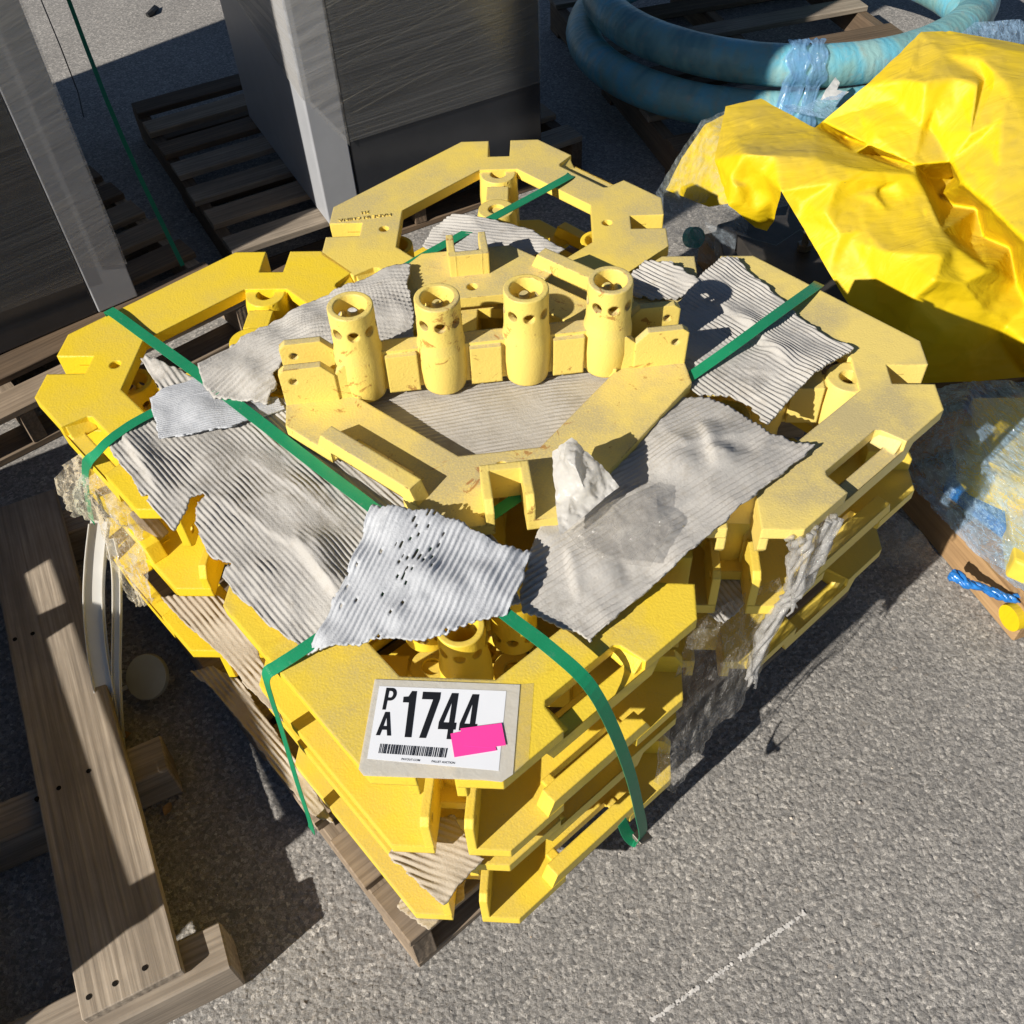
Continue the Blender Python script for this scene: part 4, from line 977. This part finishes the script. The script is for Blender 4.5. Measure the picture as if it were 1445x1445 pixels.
for an, side_, wd_ in ((-1.785, 'left', .036), (-1.70, 'right', .030)):
    rows = []; nk = 15
    for (cx_, cy_, cz_, rx_, ry_), angs in (((hcx+.045, hcy+.035, .306, .625, .575), range(125, -36, -8)), ((hcx+.02, hcy, .192, .655, .60), range(28, -50, -8))):
        for q_ in angs: rows.append((cx_, cy_, cz_, rx_, ry_, q_))
    vs = []
    for i_, (cx_, cy_, cz_, rx_, ry_, q_) in enumerate(rows):
        pin = .55+.45*abs(math.sin(i_*.42+an*7)); dr = .004*math.sin(i_*.5)
        for k in range(nk):
            f = (k/(nk-1)-.5)*2; a_ = an+f*wd_*pin*1.5+dr
            rr = .0655+.006*abs(mn.noise(Vector((k*.9, i_*.10, an*5))))*1.6+.003*mn.noise(Vector((k*2.1, i_*.35, 3)))
            er = rr*math.cos(R(q_)); x_, y_ = rotz(((rx_+er)*math.cos(a_), (ry_+er)*math.sin(a_)), .05); vs.append((cx_+x_, cy_+y_, cz_+rr*math.sin(R(q_))))
    fs = [(i_*nk+k, i_*nk+k+1, (i_+1)*nk+k+1, (i_+1)*nk+k) for i_ in range(len(rows)-1) for k in range(nk-1)]
    tag(link('film_tie', mesh('film_tie', vs, fs, True), M['film_blue2']), 'bunched blue film tie wrapped over the front of the hose coil, %s of the pair' % side_, 'plastic film', 'blue wrapping film')
SC = dict(a=(1165, 127, .30), b=(1179, 109, .315), c=(1185, 117, .31), d=(1181, 127, .30), e=(1198, 130, .295), f=(1182, 141, .28), g=(1158, 141, .28))
cloth('paper_scrap', SC, list('abcdefg'), M['paper_torn'], 'crumpled white paper scrap caught on the hose coil', 'paper scrap', step=.006, smooth=1, cr=.004, crs=60)

# ------------------------------------------------------------------ wrapped cabinets at the back
M['film_face'] = make_film('streaky_film', (.58, .575, .55), lo=.42, hi=.86, alpha_lo=.12, alpha_hi=.48, scale=1, streak=((.7, 1, .0030), (0, R(-2), 0)), gloss_r=.16, bump=.1, bscale=.6)
M['film_face2'] = make_film('streaky_film_steep', (.58, .55, .46), lo=.54, hi=.80, alpha_lo=.0, alpha_hi=.6, scale=1, streak=((.8, 1, .0035), (0, R(-13), 0)), gloss_r=.16, bump=.1, bscale=.6)
M['film_post'] = make_film('milky_film', (.60, .58, .55), alpha_lo=.20, alpha_hi=.62, scale=1, streak=((.25, 1, .02), (0, R(-10), 0)), gloss_r=.25, bump=.2, bscale=1.)
def cabinet(label, K, ang, wfront, depth, h, post, z0, film_pts, right_post):
    """K = near corner at deck height; x along the front to the right, y into the depth"""
    c = empty('wrapped_cabinet', (K[0], K[1], z0), (0, 0, ang)); tag(c, label, 'cabinet', 'grey cabinets in stretch film')
    MB().box(0, wfront, .012, depth, 0, h).build('body', M['cab_grey'] if not right_post else M['cab_grey'], c, bevel=.004)
    if right_post:
        MB().box(wfront-post, wfront, 0, .0118, 0, h).build('post', M['cab_grey'], c, bevel=.003)
        MB().box(0, wfront-post-.003, .004, .0118, 0, h).build('door', M['cab_dark'], c, bevel=.002)
        px0, px1 = wfront-post, wfront
    else:
        MB().box(0, post, 0, .0118, 0, h).build('post', M['cab_grey'], c, bevel=.003)
        MB().box(post+.003, wfront, .003, .0118, 0, h).build('door', M['cab_dark'], c, bevel=.002)
        px0, px1 = 0, post
    for nm, pts, yy, m in film_pts:
        vs = [(x, yy, z) for x, z in pts]; n = len(vs)
        link(nm, mesh(nm, vs, [tuple(range(n))]), m, c)
    return c
z0 = .128
K2 = at(466, 319, z0)
cab2 = cabinet('tall grey cabinet at the back with a dark glossy door half wrapped in streaky film', (K2.x, K2.y), R(25), .685, .75, 2.5, .095, z0,
    [('stretch_film', [(.098, .225), (.685, .238), (.685, 2.4), (.098, 2.4)], -.004, M['film_face']), ('stretch_film', [(.099, .30), (.40, .33), (.684, .27), (.684, 2.4), (.099, 2.4)], -.008, M['film_face2']), ('stretch_film', [(-.002, .37), (.097, .215), (.097, 2.4), (-.002, 2.4)], -.005, M['film_post'])], False)
K1 = at(195, 418, z0)
a1 = R(35)
Wf = 1.15
cab1 = cabinet('tall cabinet at the far left, its pale corner post wrapped in milky film', (K1.x-Wf*math.cos(a1)+.0, K1.y-Wf*math.sin(a1)), a1, Wf, 1.56, 2.5, .108, z0,
    [('stretch_film', [(0, .15), (Wf-.112, .10), (Wf-.112, 2.4), (0, 2.4)], -.004, M['film_face']), ('stretch_film', [(Wf-.110, .14), (Wf+.004, .10), (Wf+.004, 2.4), (Wf-.110, 2.4)], -.005, M['film_post'])], True)
# side film on the shaded flank of the back cabinet
MB().add([(-.004, 0, .365), (-.004, 0, 2.4), (-.004, .75, 2.4), (-.004, .75, .50), (-.004, .30, .41)], [(0, 1, 2, 3, 4)]).build('stretch_film', M['film_post'], cab2)
# unseen tall block added out of the picture at left to shade the hose coil
_c, _x = 1.80, -1.9
MB().box(-.35, .35, -.20, .20, 0, 2.4, Matrix.Translation((_x, (_c+.65*_x)/.76, 0)) @ Matrix.Rotation(R(40.5), 4, 'Z')).build('shade_block', M['wood'], bevel=.01)
tag(bpy.data.objects['shade_block'], 'unseen tall block added beyond the left pallet to shade the hose coil', 'shade_block')

# unseen stack added on the left pallet, shaped to cast the shadow there
gs = empty('shadow_stack', (-1.25, .62, .122)); tag(gs, 'unseen timber stack added on the left pallet to cast its shadow', 'shadow_caster', None)
dL = Vector((-.475, .88, 0)).normalized(); pL = Vector((dL.y, -dL.x, 0))
base = Vector((-1.02, .20, 0))
for z, th, o_ff in ((.123, .11, .0), (.234, .11, .006), (.345, .108, -.002)):
    for k in range(3):
        a = base-pL*(.08+.165*k)+pL*o_ff; a.z = z
        board('timber', a, a+dL*1.25, .16, th, M['wood'], gs)
for d_ in (.02, .64, 1.20):  # spacers and plank leave a slit, added for the lit strip on the board
    a = base+dL*d_-pL*.005; a.z = .4535; board('spacer', a, a-pL*.08, .05, .052, M['wood'], gs)
a = base-pL*.022; a.z = .506; board('plank', a, a+dL*1.25, .036, .150, M['wood'], gs)

# ------------------------------------------------------------------ loose plastics round the load
cloth('torn_wrapper', dict(a=(779, 637, .722), b=(786, 632, .730), c=(797, 623, .742), d=(807, 617, .745), d2=(814, 622, .742), e=(824, 634, .738), f=(832, 640, .735), g=(843, 650, .728), h=(850, 657, .722), i=(862, 671, .712), j=(874, 687, .700), k=(862, 696, .697), l=(846, 709, .690), m=(830, 724, .684), n=(815, 736, .682), o=(803, 746, .680), p=(790, 756, .679), q=(787, 735, .684), r=(783, 705, .690), s=(781, 670, .706),
    t=(800, 650, .744), u=(814, 662, .742), v=(805, 700, .700), w=(825, 690, .716), x=(812, 640, .748), y=(790, 650, .724), z=(795, 690, .704), z2=(822, 665, .728), z3=(838, 672, .722), z4=(815, 712, .692), z5=(801, 727, .690), z6=(845, 690, .704), z7=(818, 648, .738), z8=(806, 672, .724)),
      ['a', 'b', 'c', 'd', 'd2', 'e', 'f', 'g', 'h', 'i', 'j', 'k', 'l', 'm', 'n', 'o', 'p', 'q', 'r', 's'], M['paper_torn'], 'torn white wrapper scrap folded upright against the right side of the top frame', 'plastic scrap', step=.0032, smooth=1, cr=.0020, crs=75, ridge=.9, folds=[('x', 't'), ('t', 'z8'), ('z8', 'v'), ('u', 'w'), ('v', 'z5'), ('x', 'u')])
cloth('torn_wrapper', dict(a=(800, 752, .664), b=(850, 712, .674), c=(880, 700, .680), d=(905, 684, .688), e=(925, 690, .690), f=(928, 722, .682), g=(952, 738, .674), h=(918, 800, .662), i=(872, 795, .660), j=(815, 772, .662), k=(888, 745, .675), l=(860, 735, .680)),
      list('abcdefghij'), M['film_grey'], 'thin grey see-through wrapper lying on the near right cardboard', 'plastic scrap', step=.005, smooth=2, cr=.0018, crs=60, ridge=1.)
GF = 'clear stretch film'
cloth('film_sheet', dict(a=(112, 640, .63), b=(140, 655, .62), c=(170, 690, .585), d=(198, 745, .52), e=(208, 800, .44), f=(213, 853, .33), g=(190, 858, .30), h=(165, 820, .36), i=(146, 765, .44), j=(128, 735, .47), k=(106, 730, .45), l=(84, 702, .45), m=(78, 680, .48), n=(90, 655, .55), o=(120, 690, .58), p=(160, 740, .52), q=(185, 810, .41), r=(105, 675, .53), s=(135, 715, .53)),
      list('abcdefghijklmn'), M['film_cream'], 'crumpled clear film torn open along the left corner of the load', 'plastic film', GF, step=.0055, smooth=1, cr=.009, crs=42, ani=(1, 1, .22), ridge=1.1)
cloth('film_sheet', dict(a=(978, 880, .46), b=(1030, 850, .48), c=(1100, 815, .50), d=(1110, 850, .46), e=(1085, 920, .36), f=(1050, 1000, .22), g=(1008, 1030, .20), h=(978, 1085, .16), i=(955, 1122, .15), j=(925, 1105, .20), k=(940, 1000, .36), l=(960, 940, .44), m=(1010, 940, .40), n=(985, 1020, .28)),
      list('abcdefghijkl'), M['film'], 'sheer grey film hanging from the right side of the load to the asphalt', 'plastic film', GF, step=.009, smooth=2, cr=.006, crs=34, ani=(1, 1, .16), ridge=.9)
cloth('film_sheet', dict(a=(1240, 745, .12), b=(1265, 722, .16), c=(1300, 750, .12), d=(1325, 785, .02), e=(1312, 798, .004), f=(1280, 806, .004), g=(1235, 795, .01), h=(1230, 770, .06), i=(1275, 765, .12)),
      list('abcdefgh'), M['film_grey'], 'dull grey film bag bunched on the asphalt beside the right stack', 'plastic film', GF, step=.007, smooth=1, cr=.005, crs=30, ridge=1.)
tw = [at(1172, 728, .64), at(1165, 765, .60), at(1150, 790, .565), at(1122, 830, .51), at(1100, 862, .47), at(1080, 900, .41), at(1062, 945, .33), at(1057, 965, .30)]
def film_rope(pts, lab, n=9, spread=.010, r=.0042, fray=.03, seed=0, turns=1.6, mat='film_rope', name='film_rope', grp=None):
    # strands of stretch film pulled together and twisted
    g = random.Random(seed); pts = [pts[k].lerp(pts[k+1], f) for k in range(len(pts)-1) for f in (0, .2, .4, .6, .8)]+[pts[-1]]
    mb = MB(); N = len(pts)
    for q_ in range(n):
        ph = 2*math.pi*q_/n+g.uniform(-.5, .5); ro = spread*g.uniform(.35, 1.1); L = N-g.randint(0, 3); path = []; rad = []
        for k in range(L):
            t = k/(N-1); d = (pts[min(k+1, N-1)]-pts[max(k-1, 0)]).normalized(); a = d.cross(Vector((.3, -1, .2))).normalized(); b = d.cross(a)
            loose = 1+2.2*max(0, .25-t)*1.5+fray*40*max(0, t-.88)+.35*math.sin(t*19+q_)
            an = ph+turns*2*math.pi*t+.5*math.sin(t*11+seed+q_)
            path.append(pts[k]+(a*math.cos(an)+b*math.sin(an))*ro*loose); rad.append(r*(.7+.6*abs(mn.noise(Vector((k*.5, q_*3.1, seed)))*2))*(1 if k < L-2 else .45))
        mb.tube(path, rad, 7, jit=.5)
    return tag(mb.build(name, M[mat], smooth=True), lab, 'plastic film', grp or GF)
film_rope(BLUE_TWIST[::4]+[BLUE_TWIST[-1]], 'twisted blue plastic film tied along the pine skid', n=8, spread=.0065, r=.0042, fray=0, seed=9, turns=1.1, mat='blue', name='film_twist', grp='blue wrapping film')
film_rope(tw, 'twisted rope of clear film hanging down the right stack', seed=2)
film_rope([at(1133, 748, .64), at(1128, 785, .595), at(1120, 825, .53), at(1112, 855, .475)], 'short bunch of clear film at the near corner of the right stack', n=7, spread=.012, seed=5, turns=.6)

# milky plastic trims and cap at the left
def channel(name, pts, wd, label, side, lip=.012):
    o = ribbon(name, pts, wd, M['trim'], label, 'plastic trim', 'milky plastic trims', th=.002, side=side, sub=8)
    s = Vector(side).normalized()
    for sg in (1, -1):
        l_ = ribbon('lip', [Vector(p)+s*sg*wd/2*.96+Vector((0, -.004, .004)) for p in pts], lip, M['trim'], None, side=Vector((.15, -.8, .6)), th=.0016, sub=8, parent=o)
    return o
channel('plastic_trim', [at(142, 735, .36), at(136, 790, .31), at(134, 850, .25), at(140, 920, .17), at(152, 985, .10), at(164, 1042, .03)], .034, 'broad milky plastic trim standing curved behind the left plank', (1, .3, 0))
channel('plastic_trim', [at(158, 760, .34), at(166, 800, .30), at(167, 870, .22), at(166, 940, .14), at(168, 1000, .08), at(172, 1062, .01)], .014, 'narrow milky plastic trim beside the broad curved one', (1, .3, 0))
cp = at(209, 955, .06); cx = empty('plastic_cap', cp, (R(30), R(-22), R(10))); tag(cx, 'round milky plastic cap on a short tab beside the trims', 'cap')
MB().tube([(0, 0, -.004), (0, 0, .008)], .044, 40).build('disc', M['cap'], cx, bevel=.0015)
MB().box(-.066, -.042, -.004, .004, -.002, .002).build('tab', M['trim'], cx)
# timber dunnage between the left frames
dg0 = at(190, 715, .56); d1 = at(222, 757, .52)
for a, b, lb in ((at(188, 718, .52), at(221, 757, .47), 'small wooden spacer wedged between the upper frames of the left stack'),):
    b_ = board('wood_spacer', a, b, .022, .03, M['wood']); tag(b_, lb, 'wood block', 'wooden spacers')
for (x, y), lb in (((ca[0], ca[1]), 'short wooden block hidden under the second frame of the left stack'), ((cb[0], cb[1]), 'short wooden block hidden under the second frame of the back stack'), ((cc[0], cc[1]), 'short wooden block hidden under the second frame of the right stack')):
    hgt = (.458 if x > .2 else .445)-(.330 if x > .2 else .318)-.001
    p_ = Vector((x, y, 0))
    b_ = board('wood_spacer', (x-.25, y+.14, hgt*0+(.3305 if x > .2 else .3185)), (x+.22, y+.20, (.3305 if x > .2 else .3185)), .06, hgt, M['wood']); tag(b_, lb, 'wood block', 'wooden spacers')

# ------------------------------------------------------------------ small things on the ground and thin lines
cl = MB(); random.seed(3)
L0, L1 = at(918, 1441, .0), at(1136, 1288, .0); dL2 = (L1-L0); t = 0.
sdv = Vector((-dL2.y, dL2.x, 0)).normalized()
for k in range(420):
    t = random.random(); 
    if .52 < t < .56 or .30 < t < .34: continue
    c = L0+dL2*t+sdv*random.gauss(0, .0014); r_ = random.uniform(.0008, .0028)
    cl.add([(c.x+r_*math.cos(a)*random.uniform(.6, 1.3), c.y+r_*math.sin(a)*random.uniform(.6, 1.3), .0004+.000003*k) for a in np.linspace(0, 2*math.pi, 7)[:-1]], [(0, 1, 2, 3, 4, 5)])
tag(cl.build('chalk_line', M['chalk']), 'broken white chalk line scratched on the asphalt in the foreground', 'chalk line', kind='structure')
ribbon('green_strap', [at(97, 0, .55)+Vector((0, 0, .3)), at(97, 0, .55), at(150, 140, .40), at(200, 255, .27), at(258, 375, .13)], .012, M['strap'], 'thin green strap running taut from the upper left down to the far pallet', group='green packing straps', side=(1, .2, 0), sub=2)
MB().tube([at(58, 0, .30), at(85, 65, .2), at(110, 130, .06), at(118, 165, .01)], .0022, 6).build('thin_cord', M['cable']); tag(bpy.data.objects['thin_cord'], 'thin dark cord hanging beside the far left cabinet', 'cord')
MB().tube([at(208, 22, .006), at(214, 17, .012), at(220, 11, .006)], .012, 7, jit=.5).build('twig', M['cable']); tag(bpy.data.objects['twig'], 'dark twig lying on the sunlit asphalt at the back', 'twig')
def leaf(u, v, a, s, lb):
    p = at(u, v, .004); vs = []
    for i in range(7):
        t = i/6; wd = math.sin(math.pi*t)*.32*s
        for sg in (-1, 0, 1): x, y = rotz(((t-.5)*s, sg*wd), a); vs.append((p.x+x, p.y+y, .004+.12*s*abs(sg)*math.sin(math.pi*t)+.1*s*t))
    fs = [(3*i+k, 3*i+3+k, 3*i+4+k, 3*i+1+k) for i in range(6) for k in (0, 1)]
    tag(link('dry_leaf', mesh('dry_leaf', vs, fs, True), M['wood_new']), lb, 'leaf', 'dry leaves')
leaf(237, 1142, 1.3, .026, 'curled dry leaf in the shade between the left pallet and the load')
leaf(175, 1040, .4, .03, 'dry leaf beside the foot of the milky trims')
